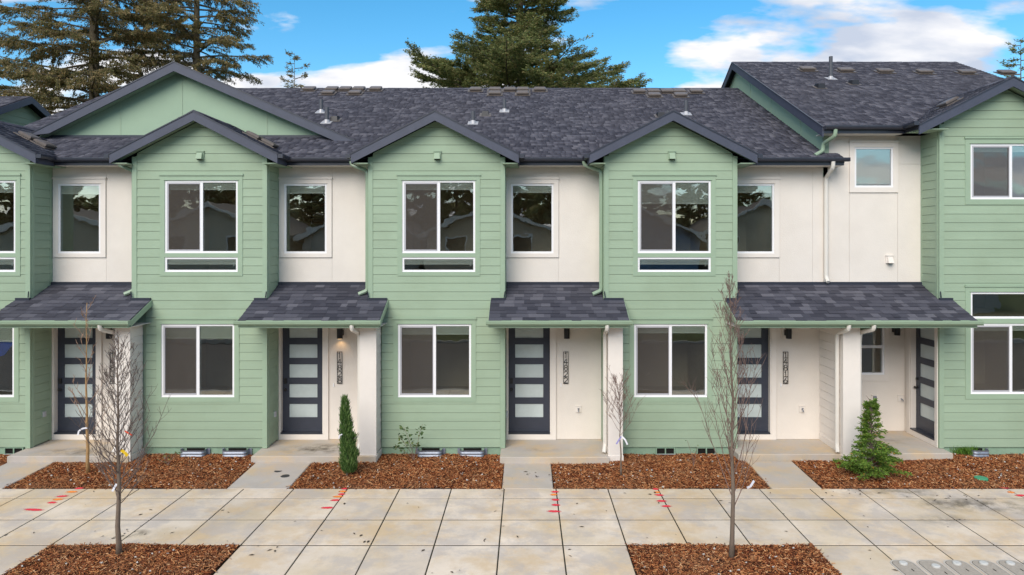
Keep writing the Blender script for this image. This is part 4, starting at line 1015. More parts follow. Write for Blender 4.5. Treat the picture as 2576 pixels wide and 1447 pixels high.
# things standing on the roofs
def zs_main(px, py): return onroof(px, py, ME_Z, MS)
grp = [([778, 835, 869, 902.6, 944.9], [825, 893], 228, 1), ([1197, 1245, 1282.5, 1314.8, 1358], [1244.8, 1314.8], 229.5, 2), ([1608, 1644, 1678, 1709, 1751], [1646, 1712], 234, 3)]
for ups, los, py, ui in grp:
    for px in ups: x, y, z = zs_main(px, py); box_vent(UN[ui]['R'], x, y, z, MS)
    for px in los: x, y, z = zs_main(px, py + 9.5); box_vent(UN[ui]['R'], x, y, z, MS)
for px, pb, pt, ui in [(808, 283, 250, 1), (822, 309, 270, 1), (1190, 311, 280, 2), (1269, 281, 249, 2), (1726, 288, 253, 3), (1680, 297, 279, 3)]:
    x, y, z = zs_main(px, pb); pipe_vent(UN[ui]['R'], x, y, z, (pb - pt) * (CD + y) / F, 0.055 if pb > 290 else .05)
for px, py, ui in [(843, 303, 1), (1221, 290, 2), (1661, 293, 3)]: x, y, z = zs_main(px, py); hood_vent(UN[ui]['R'], x, y, z)
for px, py in [(2031, 178), (2127, 181), (2225, 183), (2325, 185), (2430, 186), (2531, 187)]: x, y, z = onroof(px, py, RE_Z, RS); box_vent(Rr, x, y, z, RS, wd=.40)
x, y, z = onroof(2090, 199, RE_Z, RS); pipe_vent(Rr, x, y, z, .62)
for px, py in [(2062, 221), (2147, 212)]: x, y, z = onroof(px, py, RE_Z, RS); hood_vent(Rr, x, y, z)
b0 = [o for o in UN[0]['T'].children if o.name.startswith("bay_roof")][0]; b1 = [o for o in UN[1]['T'].children if o.name.startswith("bay_roof")][0]
for par, xx_, yy_, apx, apz, sg in [(b0, -10.95, .75, -11.795, 7.185, 1), (b0, -10.62, .75, -11.795, 7.185, 1), (b1, -6.05, .9, -6.835, 7.185, 1), (b1, -5.72, .9, -6.835, 7.185, 1), (brR, 9.15, .5, 10.0, apR, -1)]:
    box_vent(par, xx_, yy_, apz - BS * abs(xx_ - apx), BS, wd=.30, dp=.36, axis='x', sgn=sg)

# neighbour beyond the left end: gable end of the next row
NB = empty("neighbouring_townhouse", (-17.5, 0, 0), "far left neighbouring house, only its grey roof corner and lap-sided gable showing", "townhouse")
NX = -15.2; zr_ = 8.97; zn = lambda y: zr_ - .45 * abs(y - 6.8)
q = MB(); q.prism([(NX - .3, .4, 0), (NX - .3, 13.2, 0), (NX - .3, 13.2, zn(13.2) - .12), (NX - .3, 6.8, zr_ - .12), (NX - .3, .4, zn(.4) - .12)], (-5, 0, 0)); nbw = q.build("gable_wall", m_green, NB)
k = 0
while True:
    z0 = 5.6 + k * .1807; z1 = z0 + .1807; k += 1
    if z1 > zr_ - .2: break
    h0, h1 = (zr_ - .14 - z0) / .45, (zr_ - .14 - z1) / .45; h0, h1 = min(h0, 6.3), min(h1, 6.3)
    MB().hexa([(NX - .28, 6.8 - h0, z0), (NX - .28, 6.8 + h0, z0), (NX - .30, 6.8 + h0, z0), (NX - .30, 6.8 - h0, z0), (NX - .295, 6.8 - h1, z1), (NX - .295, 6.8 + h1, z1), (NX - .31, 6.8 + h1, z1), (NX - .31, 6.8 - h1, z1)]).build("plank", m_green, nbw)
q = MB(); q.prism([(NX, 0, zn(0) - .11), (NX, 6.8, zr_ - .11), (NX, 13.6, zn(13.6) - .11), (NX, 13.6, zn(13.6)), (NX, 6.8, zr_), (NX, 0, zn(0))], (-6, 0, 0)); nr = q.build("roof", m_under, NB)
c = 1 / math.hypot(1, .45); shingle_field("shingles", (NX - 6, 0, zn(0)), (1, 0, 0), (0, c, .45 * c), 6, 6.8 / c, nr)
for s in (1, -1):
    pts = [(NX, 0, zn(0) - .02), (NX, 6.8, zr_ - .02), (NX, 6.8, zr_ - .22), (NX, 0, zn(0) - .22)]
    if s < 0: pts = [(x, 13.6 - y, z) for x, y, z in pts]
    MB().prism(pts, (.03, 0, 0)).build("rake_board", m_navy, nr)
box_vent(nr, NX - .9, 6.1, zn(6.1), .45)

# ------------------------------------------------------------------ mulch beds, chips one by one in a single mass
BEDS = [(-14.5, -10.46, Y0, 0.02, .05), (-9.525, -5.455, Y0, 0.02, .055), (-4.325, -.445, Y0, 0.02, .055), (.495, 4.465, Y0, .02, .055), (5.385, 12.2, Y0, .02, .055),
        (TB[0][0], TB[0][1], -6.4, ROWS[3], .02), (TB[1][0], TB[1][1], -6.4, ROWS[3], .02)]
def mulch_z(x, y, hi):
    r = (-0.01 + hi) * np.clip((y - Y0) / 1.5, 0, 1) if hi > .03 else 0.025 + 0 * x
    return -0.012 + r + 0.014 * np.sin(3.1 * x + 1.3 * y) * np.cos(2.3 * y - .7 * x) + 0.008 * np.sin(11 * x) * np.sin(9.3 * y)
sv, sf_ = [], []
for (a, b, c, d, hi) in BEDS:
    nx_, ny_ = int((b - a) / .06) + 1, int((d - c) / .06) + 1
    gx, gy = np.meshgrid(np.linspace(a + .004, b - .004, nx_), np.linspace(c + .004, d - .004, ny_), indexing='ij')
    gz = mulch_z(gx, gy, hi) + rng.normal(0, .004, gx.shape) - .008
    o = sum(len(v) for v in sv); sv.append(np.stack([gx, gy, gz], -1).reshape(-1, 3))
    I = np.arange(nx_ * ny_).reshape(nx_, ny_) + o
    sf_.append(np.stack([I[:-1, :-1], I[1:, :-1], I[1:, 1:], I[:-1, 1:]], -1).reshape(-1, 4))
tag(link("mulch_bed", np_mesh("mulch_bed", np.concatenate(sv), np.concatenate(sf_), m_soil)), kind='structure')
def chips(name, n_per, lo, hi_, wlo, whi, mat, beds, lift=.0, seed=3, tilt=.35):
    r = np.random.default_rng(seed); P = []
    for (a, b, c, d, hi) in beds:
        n = int((b - a) * (d - c) * n_per)
        x = r.uniform(a + .015, b - .015, n); y = r.uniform(c + .015, d - .015, n)
        P.append(np.stack([x, y, mulch_z(x, y, hi) + r.uniform(0, .012, n) + lift], -1))
    P = np.concatenate(P); n = len(P)
    L = r.uniform(lo, hi_, n) * r.uniform(.5, 1, n); W = r.uniform(wlo, whi, n); H = W * r.uniform(.35, .7, n)
    th = r.uniform(0, 2 * np.pi, n); ti = r.normal(0, tilt, n)
    u = np.stack([np.cos(th) * np.cos(ti), np.sin(th) * np.cos(ti), np.sin(ti)], -1)
    v = np.stack([-np.sin(th), np.cos(th), r.normal(0, .25, n)], -1); v /= np.linalg.norm(v, axis=1)[:, None]
    w_ = np.cross(u, v)
    k = r.uniform(.3, 1, n)[:, None]
    A = P - u * L[:, None] / 2; B = P + u * L[:, None] / 2
    Vt = np.stack([A - v * W[:, None] / 2, A + v * W[:, None] / 2, A + w_ * H[:, None], B - v * W[:, None] / 2 * k, B + v * W[:, None] / 2 * k, B + w_ * H[:, None] * k], 1)
    # degenerate quads for the two triangular ends are avoided by using wedges of three quads
    Q = np.array([(0, 3, 5, 2), (1, 2, 5, 4), (0, 1, 4, 3)])
    Fq = (np.arange(n) * 6)[:, None, None] + Q[None]
    return np_mesh(name, Vt.reshape(-1, 3), Fq.reshape(-1, 4), mat)
tag(link("bark_mulch", chips("bark_mulch", 2600, .025, .10, .006, .017, m_mulch, BEDS)), "reddish brown bark chips spread over the planting beds", "mulch", kind='stuff')
SPILL = [(a - .07, b + .07, c - .07, min(d + .05, d if d > 0 else d + .07), 0.0) for (a, b, c, d, h) in BEDS]
def rim_only(me, beds):
    import bmesh
    bm = bmesh.new(); bm.from_mesh(me)
    dead = [v for v in bm.verts if any(a < v.co.x < b and c < v.co.y < d for a, b, c, d, h in beds)]
    bmesh.ops.delete(bm, geom=dead, context='VERTS'); bm.to_mesh(me); bm.free(); return me
_mz = mulch_z
mulch_z = lambda x, y, hi: 0.004 + 0 * x
tag(link("spilled_mulch", rim_only(chips("spilled_mulch", 110, .03, .08, .007, .016, m_mulch, SPILL, .0, 17, .05), BEDS)), "stray bark chips spilled along the slab edges", "mulch", kind='stuff')
mulch_z = _mz
tag(link("pebbles", chips("pebbles", 9, .02, .045, .02, .04, m_stone, BEDS, .012, 9, .1)), "small white stones scattered in the bark mulch", "pebbles", kind='stuff')

# ------------------------------------------------------------------ lids set in the ground
m_lid = M("meter_lid_concrete", (.40, .355, .30), .85, .2, var=.15, vscale=30, bump=.5, bscale=150); m_rim = M("meter_rim", (.49, .45, .395), .8, .2, var=.08, vscale=8)
m_cap = M("meter_cap", (.55, .55, .53), .5, .3)
def rrect(x0, x1, y0, y1, r, n=6):
    p = []
    for cx_, cy_, a0 in ((x1 - r, y1 - r, 0), (x0 + r, y1 - r, 90), (x0 + r, y0 + r, 180), (x1 - r, y0 + r, 270)):
        p += [(cx_ + r * math.cos(math.radians(a0 + 90 * i / n)), cy_ + r * math.sin(math.radians(a0 + 90 * i / n))) for i in range(n + 1)]
    return p
for i, x in enumerate(LIDX[:7]):
    t = empty("meter_lid", (x + LIDW / 2, (LIDY0 + LIDY1) / 2, 0), None, "meter lid", "meter lids in a row in the sidewalk")
    t['label'] = ["leftmost", "second", "third", "fourth", "fifth", "sixth", "seventh"][i] + (" oblong meter lid" + (" with white cap" if i else " with white cap") + " in the sidewalk row, counted from the left")
    a, b = x + .004, x + LIDW - .004
    MB().prism([(p, q_, -.03) for p, q_ in rrect(a, b, LIDY0, LIDY1, .13)], (0, 0, .034)).build("rim", m_rim, t)
    MB().prism([(p, q_, .0) for p, q_ in rrect(a + .028, b - .028, LIDY0 + .028, LIDY1 - .028, .105)], (0, 0, .0052)).build("groove", m_joint, t)
    MB().prism([(p, q_, .0) for p, q_ in rrect(a + .034, b - .034, LIDY0 + .034, LIDY1 - .034, .10)], (0, 0, .0066)).build("lid", m_lid, t)
    cy_ = LIDY1 - (.13 if i != 1 else .215)
    cxm = (a + b) / 2 + (0 if i != 1 else .03)
    MB().tube([(cxm, cy_, .005), (cxm, cy_, .024), (cxm, cy_, .030)], [.055, .055, .047], 18).build("cap", m_cap, t)
    MB().box(cxm + .02, cxm + .035, cy_ - .22, cy_ - .15, .0067, .008).build("slot", m_dark, t)
gx_, gy_ = XX(2460, -2.0 + .35), -1.62
def round_lid(name, px, py, z, mat, r, label, cat):
    d = F * (HC - z) / (py - HY); x, y = (px - CX) * d / F, d - CD
    q = MB(); q.tube([(x, y, z - .05), (x, y, z), (x, y, z + .006)], [r, r, r - .008], 24); q.tube([(x, y, z + .0061), (x, y, z + .009)], [r * .8, r * .78], 24)
    return tag(q.build(name, mat), label, cat)
round_lid("valve_lid", 2468, 1202, .045, M("green_plastic", (.06, .30, .16), .5), .115, "round green valve lid in the mulch near the right edge", "lid")
round_lid("cleanout_lid", 700, 1186, .020, M("black_iron", (.045, .045, .045), .6), .095, "black round lid in the second walkway, the one nearer the porch", "lid")
round_lid("cleanout_lid", 718, 1198, .014, bpy.data.materials["black_iron"], .098, "black round lid in the second walkway, the one nearer the sidewalk", "lid")
lv = MB()
for _ in range(150):
    x, y = random.uniform(-10, 10), random.uniform(-5.2, -1.96)
    if random.random() < .45: x, y = random.choice([(5.6, -2.1), (-4.1, -4.4), (2.1, -4.25), (-6.1, -3.9), (.1, -1.3), (7.4, -2.4)]); x += random.gauss(0, .35); y += random.gauss(0, .12)
    if any(t0 < x < t1 and y < ROWS[3] for t0, t1 in TB) : continue
    if y > Y0 and not (-.4 < x < .45): continue
    a = random.uniform(0, 6.28); L = random.uniform(.015, .05); W = L * random.uniform(.2, .5); zz = .006 + (.03 if y > Y0 else 0)
    ca, sa = math.cos(a), math.sin(a)
    lv.add([(x - ca * L, y - sa * L, zz), (x + sa * W, y - ca * W, zz + .004), (x + ca * L, y + sa * L, zz), (x - sa * W, y + ca * W, zz + .006)], [(0, 1, 2, 3)])
tag(lv.build("leaf_litter", M("dead_leaf", (.055, .038, .025), .8)), "dark leaf and twig bits blown over the sidewalk", "leaves", kind='stuff')

# ------------------------------------------------------------------ bare young trees
def curve_pts(p, d, L, n, up, wig, r):
    pts = [Vector(p)]; d = Vector(d).normalized()
    for i in range(n):
        d = (d + Vector((r.gauss(0, wig), r.gauss(0, wig), up))).normalized(); pts.append(pts[-1] + d * (L / n))
    return pts, d
def bare_tree(name, base, H, seed, label, rad, mat, mat_tw, first=.2, nprim=40, spread=.55, lenf=.42, twig=.0032, lean=(0, 0), sub=7, up=.22, cat="tree", group=None, prof=None, tmin=.02):
    r = random.Random(seed); t = empty(name, base, label, cat, group)
    b = Vector(base); tr = MB(); br = MB(); n = 14
    tp = []; off = Vector((0, 0, 0))
    for i in range(n + 1):
        f = i / n; off += Vector((r.gauss(0, .006), r.gauss(0, .006), 0)) * H * .5
        tp.append(b + off + Vector((lean[0] * f * H, lean[1] * f * H, f * H - .04)))
    tr.tube(tp, [max(tmin * .2, rad * (1 - .93 * (i / n) ** .8) * (1.18 if i == 0 else 1)) for i in range(n + 1)], 9)
    for k in range(nprim):
        f = first + (0.97 - first) * ((k + r.random() * .8) / nprim) ** .85; j = min(n - 1, int(f * n)); g_ = f * n - j
        p = tp[j].lerp(tp[j + 1], g_); az = k * 2.4 + r.uniform(-.5, .5)
        L = H * lenf * (prof(f) if prof else (1 - f * .75)) * r.uniform(.65, 1.15)
        d = Vector((math.cos(az) * spread, math.sin(az) * spread, .75)); m = 6
        pts, _ = curve_pts(p, d, L, m, up, .06, r)
        r0 = max(twig * 1.3, rad * .20 * (1 - f * .75)); br.tube(pts, [r0 * (1 - .78 * i / m) + twig * .4 for i in range(m + 1)], 5)
        for s in range(sub):
            q = r.uniform(.18, .98) * m; jj = min(m - 1, int(q)); pp = pts[jj].lerp(pts[jj + 1], q - jj)
            dd = (pts[jj + 1] - pts[jj]).normalized(); aa = r.uniform(0, 6.28)
            sd = (dd + Vector((math.cos(aa), math.sin(aa), .1)) * .75).normalized(); L2 = L * r.uniform(.14, .36)
            ps, _ = curve_pts(pp, sd, L2, 3, up * .8, .10, r); br.tube(ps, [twig * 1.25, twig * 1.1, twig, twig * .7], 4, cap=False)
            for z in range(2):
                if r.random() < .35: continue
                w0 = ps[r.choice((1, 2))]; aa = r.uniform(0, 6.28)
                d3 = ((ps[2] - ps[1]).normalized() + Vector((math.cos(aa), math.sin(aa), .2)) * .8).normalized()
                p3, _ = curve_pts(w0, d3, L2 * r.uniform(.3, .55), 2, .15, .1, r); br.tube(p3, [twig, twig * .85, twig * .6], 3, cap=False)
    tr.build("trunk", mat, t, smooth=True); br.build("branches", mat_tw, t); return t
def gpos(px, py, z): d = F * (HC - z) / (py - HY); return ((px - CX) * d / F, d - CD, z)
m_twig = M("twig_bark", (.16, .125, .11), .75, .25, var=.2, vscale=9)
m_twigr = M("reddish_twig_bark", (.19, .125, .105), .75, .25, var=.2, vscale=9)
pf = lambda f: (1.15 - f) if f > .32 else .55 + 1.0 * (f - .1)
TL = bare_tree("street_tree", gpos(303, 1393, .015), 3.15, 5, "bare dense young street tree in the left mulch bed by the sidewalk", .041, m_barkg, m_twig, .22, 66, .85, .40, .0025, (-.012, .01), 9, .17, group="bare street trees", prof=pf)
TR = bare_tree("street_tree", gpos(1841, 1404, .015), 4.05, 8, "bare upright young street tree in the right mulch bed, taller and looser", .038, m_barkg, m_twigr, .16, 46, .48, .42, .0025, (.004, .012), 8, .24, group="bare street trees", prof=lambda f: (1.08 - f) if f > .2 else .5)
SL = bare_tree("sapling", gpos(220, 1187, .05), 3.30, 21, "slender ochre sapling with sparse branches before the leftmost door", .036, m_barko, M("ochre_twig", (.30, .19, .13), .7), .20, 17, .70, .27, .0034, (-.022, .0), 4, .12, tmin=.03)
SR = bare_tree("sapling", gpos(1563, 1192, .05), 1.80, 33, "small bare sapling with tagged thin trunk before the 14822 column", .019, m_barkg, m_twigr, .42, 26, .75, .42, .0026, (0, 0), 8, .14, prof=lambda f: 1.2 - f * .7)
# ribbons tied to the trees (parts of what they are tied to)
def ribbon(tree, pts, mat, wd=.022, name="ribbon"):
    q = MB(); pts = [Vector(p) for p in pts]
    for a, b in zip(pts, pts[1:]):
        n_ = Vector((b - a)).cross(Vector((0, 1, 0))).normalized() * wd / 2
        q.prism([a - n_, a + n_, b + n_, b - n_], (0, .002, 0))
    return q.build(name, mat, tree)
m_rib_w = M("white_ribbon", (.72, .72, .78), .5); m_rib_v = M("violet_ribbon", (.30, .28, .55), .5); m_rib_y = M("yellow_tape", (.80, .52, .02), .5); m_rib_r = M("red_tape", (.75, .07, .02), .5)
x, y, z = gpos(1563, 1192, .05)
ribbon(SR, [(x - .01, y - .03, z + .72), (x - .10, y - .05, z + .58)], m_rib_v, .03); ribbon(SR, [(x + .01, y - .03, z + .72), (x + .07, y - .05, z + .66), (x + .11, y - .05, z + .57)], m_rib_w, .03)
x, y, z = gpos(220, 1187, .05)
ribbon(SL, [(x + .03, y - .05, z + .86), (x - .06, y - .06, z + .85), (x - .13, y - .06, z + .80), (x - .15, y - .06, z + .72)], m_rib_w, .03)
x, y, z = gpos(303, 1393, .015)
ribbon(TL, [(x + .04, y - .06, z + 1.50), (x + .10, y - .07, z + 1.47), (x + .14, y - .07, z + 1.42)], m_rib_y, .045); ribbon(TL, [(x + .09, y - .05, z + 1.77), (x + .20, y - .06, z + 1.71)], m_rib_r, .02)
ribbon(TL, [(x - .02, y - .06, z + 1.02), (x - .07, y - .08, z + .92)], m_rib_w, .03)
ribbon(TR, [(XX(1800, -2.2), -4.3, 0.95), (XX(1790, -2.2), -4.35, .88), (XX(1783, -2.2), -4.35, .86)], m_rib_w, .035)

# ------------------------------------------------------------------ leafy plants
def leaf_quads(P, D, L, W, r, roll=None):
    """bent diamond leaves: centres P (base), directions D"""
    n = len(P); D = D / np.linalg.norm(D, axis=1)[:, None]
    q = r.normal(0, 1, (n, 3)); s = np.cross(D, q); s /= np.linalg.norm(s, axis=1)[:, None] + 1e-9
    nn = np.cross(D, s); L = L[:, None]; W = W[:, None]
    a = P; b = P + D * L * .45 + s * W / 2 + nn * W * .15; c = P + D * L; d = P + D * L * .45 - s * W / 2 + nn * W * .15
    V = np.stack([a, b, c, d], 1).reshape(-1, 3)
    I = np.arange(n)[:, None] * 4 + np.array([0, 1, 2, 3])[None]
    return V, I
def shrub_column(base):
    r = np.random.default_rng(5); b = np.array(base); H = 1.52; n = 7000
    t = empty("columnar_cypress", base, "narrow dark green column-shaped evergreen beside the 14828 porch column", "shrub")
    MB().tube([tuple(b + (0, 0, -.04)), tuple(b + (0.03, 0, H * .6)), tuple(b + (.0, 0, H * .95))], [.02, .012, .004], 6).build("trunk", m_bark, t)
    h = r.beta(1.1, 1.5, n) * .98; az = r.uniform(0, 6.283, n)
    R = .150 * np.clip(np.minimum((h + .22) * 2.6, 1.0), 0, 1) * np.clip(1 - h, 0, 1) ** .62 * (1 + .22 * np.sin(h * 31 + az * 3) + .15 * np.sin(az * 5 + h * 17)) + .008
    rr = R * np.sqrt(r.uniform(.25, 1.05, n)) * np.where(r.random(n) < .07, 1.32, 1.0)
    lean = -.06 * (h - .5) + .02 * np.sin(h * 6)
    P = b + np.stack([rr * np.cos(az) + lean, rr * np.sin(az), h * H * .97 + .02], -1)
    D = np.stack([np.cos(az) * .35 + r.normal(0, .2, n), np.sin(az) * .35 + r.normal(0, .2, n), np.full(n, 1.0)], -1)
    V, I = leaf_quads(P, D, r.uniform(.05, .12, n), r.uniform(.008, .018, n), r)
    link("crown", np_mesh("crown", V, I, m_cyp), t)
    x, y, z = base; ribbon(t, [(x - .05, y - .16, z + .80), (x - .10, y - .17, z + .78), (x - .11, y - .17, z + .72)], m_rib_w, .02, "plant_tag")
shrub_column(gpos(873, 1192, .05))
def false_cypress(base):
    r = np.random.default_rng(8); b = np.array(base)
    t = empty("false_cypress", base, "bushy green evergreen with a drooping thin top before the right porch", "shrub")
    H = 1.50; MB().tube([tuple(b + (0, 0, -.03)), tuple(b + (.01, 0, .5)), tuple(b + (.0, 0, 1.0)), tuple(b + (-.02, 0, 1.4)), tuple(b + (-.10, 0, 1.5))], [.028, .02, .013, .007, .003], 6).build("trunk", m_bark, t)
    Ps, Ds, Ls, Ws = [], [], [], []
    tw = MB()
    for k in range(150):
        f = (k / 150) ** 1.35; h = .05 + f * 1.40
        R = (.56 - .55 * (h / .62)) * .55 + .34 if h < .55 else .32 * (1.5 - h) / .95 + .04
        if h < .55: R = .60 * max(.3, 1 - (h / .66) ** 2) ** .5
        else: R = .23 * (1.52 - h) / .95 + .05
        R *= r.uniform(.42, 1.18); az = r.uniform(0, 6.283)
        tip = b + np.array([R * math.cos(az), R * math.sin(az), h + .02 - .05 * (h > .5)]); o = b + np.array([0, 0, h * .85 + .02])
        tw.tube([tuple(o), tuple((o + tip) / 2 + (0, 0, .03)), tuple(tip)], [.006, .004, .002], 4, cap=False)
        m = 150 if h < .55 else 70
        s = r.uniform(.45, 1.05, m); c = o + (tip - o) * s[:, None]; c[:, 2] += .03 * np.sin(s * 3.1) 
        side = np.array([-math.sin(az), math.cos(az), 0]); sp = r.normal(0, .055, m) * (1.25 - s * .6)
        c += side * sp[:, None] + r.normal(0, .012, (m, 3))
        d = (tip - o) / (np.linalg.norm(tip - o) + 1e-6) + side * np.sign(sp)[:, None] * .7 + r.normal(0, .25, (m, 3)) - np.array([0, 0, .35])
        Ps.append(c); Ds.append(d); Ls.append(r.uniform(.025, .06, m)); Ws.append(r.uniform(.012, .026, m))
    V, I = leaf_quads(np.concatenate(Ps), np.concatenate(Ds), np.concatenate(Ls), np.concatenate(Ws), r)
    link("crown", np_mesh("crown", V, I, m_hin), t); tw.build("branches", m_bark, t)
x, y, z = gpos(2192, 1193, .05); false_cypress((x, y, z))
def leafy_stems(name, base, stems, label, mat, lsz, cat="plant", seed=1, dens=14, stem_mat=None):
    r = random.Random(seed); rn = np.random.default_rng(seed); t = empty(name, base, label, cat); b = Vector(base); q = MB(); P, D = [], []
    for (dx, dy, h, bend, lf0) in stems:
        pts = [b + Vector((dx * f ** 1.3 + r.gauss(0, .008), dy * f, h * f)) for f in (0, .25, .5, .75, 1)]; q.tube(pts, [.006, .005, .0045, .004, .003], 5)
        for k in range(dens):
            f = r.uniform(lf0, 1.0); j = min(3, int(f * 4)); p = pts[j].lerp(pts[j + 1], f * 4 - j); a = r.uniform(0, 6.28)
            P.append(p + Vector((math.cos(a), math.sin(a), 0)) * r.uniform(.01, .05)); D.append((math.cos(a), math.sin(a), r.uniform(-.4, .5)))
    q.build("stems", stem_mat or m_barkg, t)
    n = len(P)
    if n:
        V, I = leaf_quads(np.array([tuple(p) for p in P]), np.array(D), rn.uniform(.6, 1.1, n) * lsz, rn.uniform(.35, .6, n) * lsz, rn); link("leaves", np_mesh("leaves", V, I, mat), t)
    return t
leafy_stems("rose_bush", gpos(1042, 1157, .06), [(-.34, 0, .52, 0, .55), (-.22, .03, .66, 0, .7), (-.10, -.05, .42, 0, .6), (.16, 0, .72, 0, .6), (-.38, -.06, .30, 0, .5), (.05, .05, .30, 0, .9)], "thin rose bush with few green leaves beneath the 14822 lower window", m_rose, .085, "plant", 4, 22, m_twigr)
leafy_stems("seedling", gpos(424, 1170, .06), [(-.12, 0, .16, 0, .3), (-.03, 0, .2, 0, .5), (.18, 0, .26, 0, .9), (-.2, .03, .1, 0, .4)], "small leafy seedling in the mulch left of the galvanised vents", m_rose, .06, "plant", 6, 8, m_twigr)
leafy_stems("dry_stems", gpos(1745, 1172, .06), [(-.12, 0, .50, 0, 1), (.08, 0, .38, 0, 1), (-.02, .02, .28, 0, 1), (.04, -.03, .3, 0, 1)], "dry leafless plant stems in the mulch below the 14816 bay", m_rose, .04, "plant", 7, 1, m_twigr)
leafy_stems("seedling", gpos(2262, 1165, .06), [(-.03, 0, .05, 0, .1), (.04, 0, .06, 0, .1)], "tiny yellow green sprout in the mulch right of the false cypress", m_grass, .04, "plant", 9, 8)
def tuft(base, label):
    r = np.random.default_rng(2); n = 900; t = empty("grass_tuft", base, label, "grass"); b = np.array(base)
    P = b + np.stack([r.normal(0, .12, n), r.normal(0, .07, n), np.zeros(n)], -1); D = np.stack([r.normal(0, .5, n), r.normal(0, .5, n), np.ones(n)], -1)
    V, I = leaf_quads(P, D, r.uniform(.06, .22, n), r.uniform(.006, .014, n), r); link("blades", np_mesh("blades", V, I, m_grass), t)
tuft(gpos(2428, 1140, .06), "bright green feathery grass tuft at the right bay foot")

# ------------------------------------------------------------------ tall conifers behind the houses
def conifer(name, x, y, H, rad, z0, z1, Lf, label, mat, seed, dens=1.0, nl=70, droop=.25, leaf=(.16, .34), upturn=.0, trunk_lean=0.0, wfac=.42, group="conifers behind the row", hang=.6, twigs=15, lw=(.028, .060), spread=.045):
    r = random.Random(seed); rn = np.random.default_rng(seed)
    t = empty(name, (x, y, -.14), label, "tree", group); tr = MB()
    cx_ = lambda z: x + trunk_lean * z
    tr.tube([(cx_(z), y, z) for z in np.linspace(-.2, H, 12)], [rad * (1 - .93 * i / 11) * (1.25 if i == 0 else 1) for i in range(12)], 12); tr.build("trunk", m_conbark, t, smooth=True)
    br = MB(); TW, NF = [], []
    for k in range(nl):
        f = (k + r.random()) / nl; z = z0 + (z1 - z0) * f; az = k * 2.39996 + r.uniform(-.4, .4); L = Lf(z) * r.uniform(.62, 1.12)
        if L < .25: L = .25
        d = Vector((math.cos(az), math.sin(az), r.uniform(.0, .22))); p = Vector((cx_(z), y, z)); pts = [p]; m = 7
        for j in range(m):
            g_ = j / m; d = Vector((d.x, d.y, d.z - droop * .20 * (1 - g_) + upturn * .3 * g_ + r.gauss(0, .03))); d += Vector((r.gauss(0, .05), r.gauss(0, .05), 0)); d.normalize(); pts.append(pts[-1] + d * (L / m))
        r0 = max(.018, .028 * L ** .6); br.tube(pts, [r0 * (1 - .85 * j / m) + .004 for j in range(m + 1)], 5, cap=False)
        nt_ = int(twigs * L / 3 + 4)
        for s in range(nt_):
            u_ = r.uniform(.16, 1.0) ** .8 * m; j = min(m - 1, int(u_)); pp = pts[j].lerp(pts[j + 1], u_ - j); dd = (pts[j + 1] - pts[j]).normalized(); side = Vector((-dd.y, dd.x, 0)).normalized() * r.choice((-1, 1))
            L2 = (L * wfac * (1 - .62 * (u_ / m)) + .15) * r.uniform(.5, 1.1)
            td = (dd * .75 + side * .8 + Vector((0, 0, r.uniform(-.35, .12) * (1 if upturn < .3 else .3)))).normalized()
            q0 = pp; q1 = pp + td * L2 * .5 + Vector((0, 0, -.03 * L2)); q2 = pp + td * L2 + Vector((0, 0, -.16 * L2 * hang + upturn * .15 * L2)); br.tube([q0, q1, q2], [.010, .007, .004], 3, cap=False)
            TW.append((*q0, *q1, *q2, *td)); NF.append(max(3, int(75 * L2 * dens * r.uniform(.45, 1.3))))
    TW = np.array(TW); ix = np.repeat(np.arange(len(TW)), NF); n = len(ix); tw_ = TW[ix]; v = rn.uniform(.05, 1.05, n)[:, None]
    P = np.where(v < .5, tw_[:, 0:3] + (tw_[:, 3:6] - tw_[:, 0:3]) * v * 2, tw_[:, 3:6] + (tw_[:, 6:9] - tw_[:, 3:6]) * (v * 2 - 1)) + rn.normal(0, spread, (n, 3)) + np.array([0, 0, -.02])
    D = np.stack([tw_[:, 9] * .8 + rn.normal(0, .5, n), tw_[:, 10] * .8 + rn.normal(0, .5, n), tw_[:, 11] - hang * rn.uniform(0, 1.3, n) + upturn * rn.uniform(0, .9, n)], -1)
    br.build("branches", m_conbark, t)
    V, I = leaf_quads(P, D, rn.uniform(*leaf, n), rn.uniform(*lw, n), rn)
    link("crown", np_mesh("crown", V, I, mat), t); return t
YT = 22.0
def xt(px, y): return XX(px, y)
conifer("spruce_tree", xt(237, YT), YT, 30, .42, 7.0, 20.5, lambda z: 5.9 * (1 - (z - 5) / 40), "tall brownish spruce at the far left with a bare trunk and drooping open branches", m_spruce, 1, 1.15, 118, .16, (.07, .19), .08, 0, .42, hang=1.0)
conifer("spruce_tree", xt(495, YT + 1.5), YT + 1.5, 29, .33, 7.0, 20.5, lambda z: 5.0 * (1 - (z - 5) / 40), "second tall spruce rising right of the left big gable's peak", m_spruce, 2, 1.15, 112, .22, (.07, .19), .05, 0, .42, hang=.95)
conifer("spruce_tree", xt(-60, YT + 5), YT + 5, 26, .3, 6, 21, lambda z: 5.6 * (1 - (z - 4) / 28), "spruce at the left picture edge behind the neighbouring roof", m_spruce, 3, 1.0, 60, .15, (.08, .20), 0, 0, .40, hang=.9)
def zc(z): return float(np.interp(z, [9, 12.2, 13.2, 14.0, 14.8, 15.4, 16.2, 17.5, 20], [6.0, 6.0, 5.0, 3.7, 2.3, 2.2, 2.9, 3.0, 2.4]))
conifer("fir_tree", xt(1308, YT), YT, 27, .42, 10.0, 20, zc, "tall dark fir behind the middle of the row, dense low and thin above", m_fir, 4, 1.6, 185, .10, (.07, .17), .42, 0, .40, hang=.5, twigs=18)
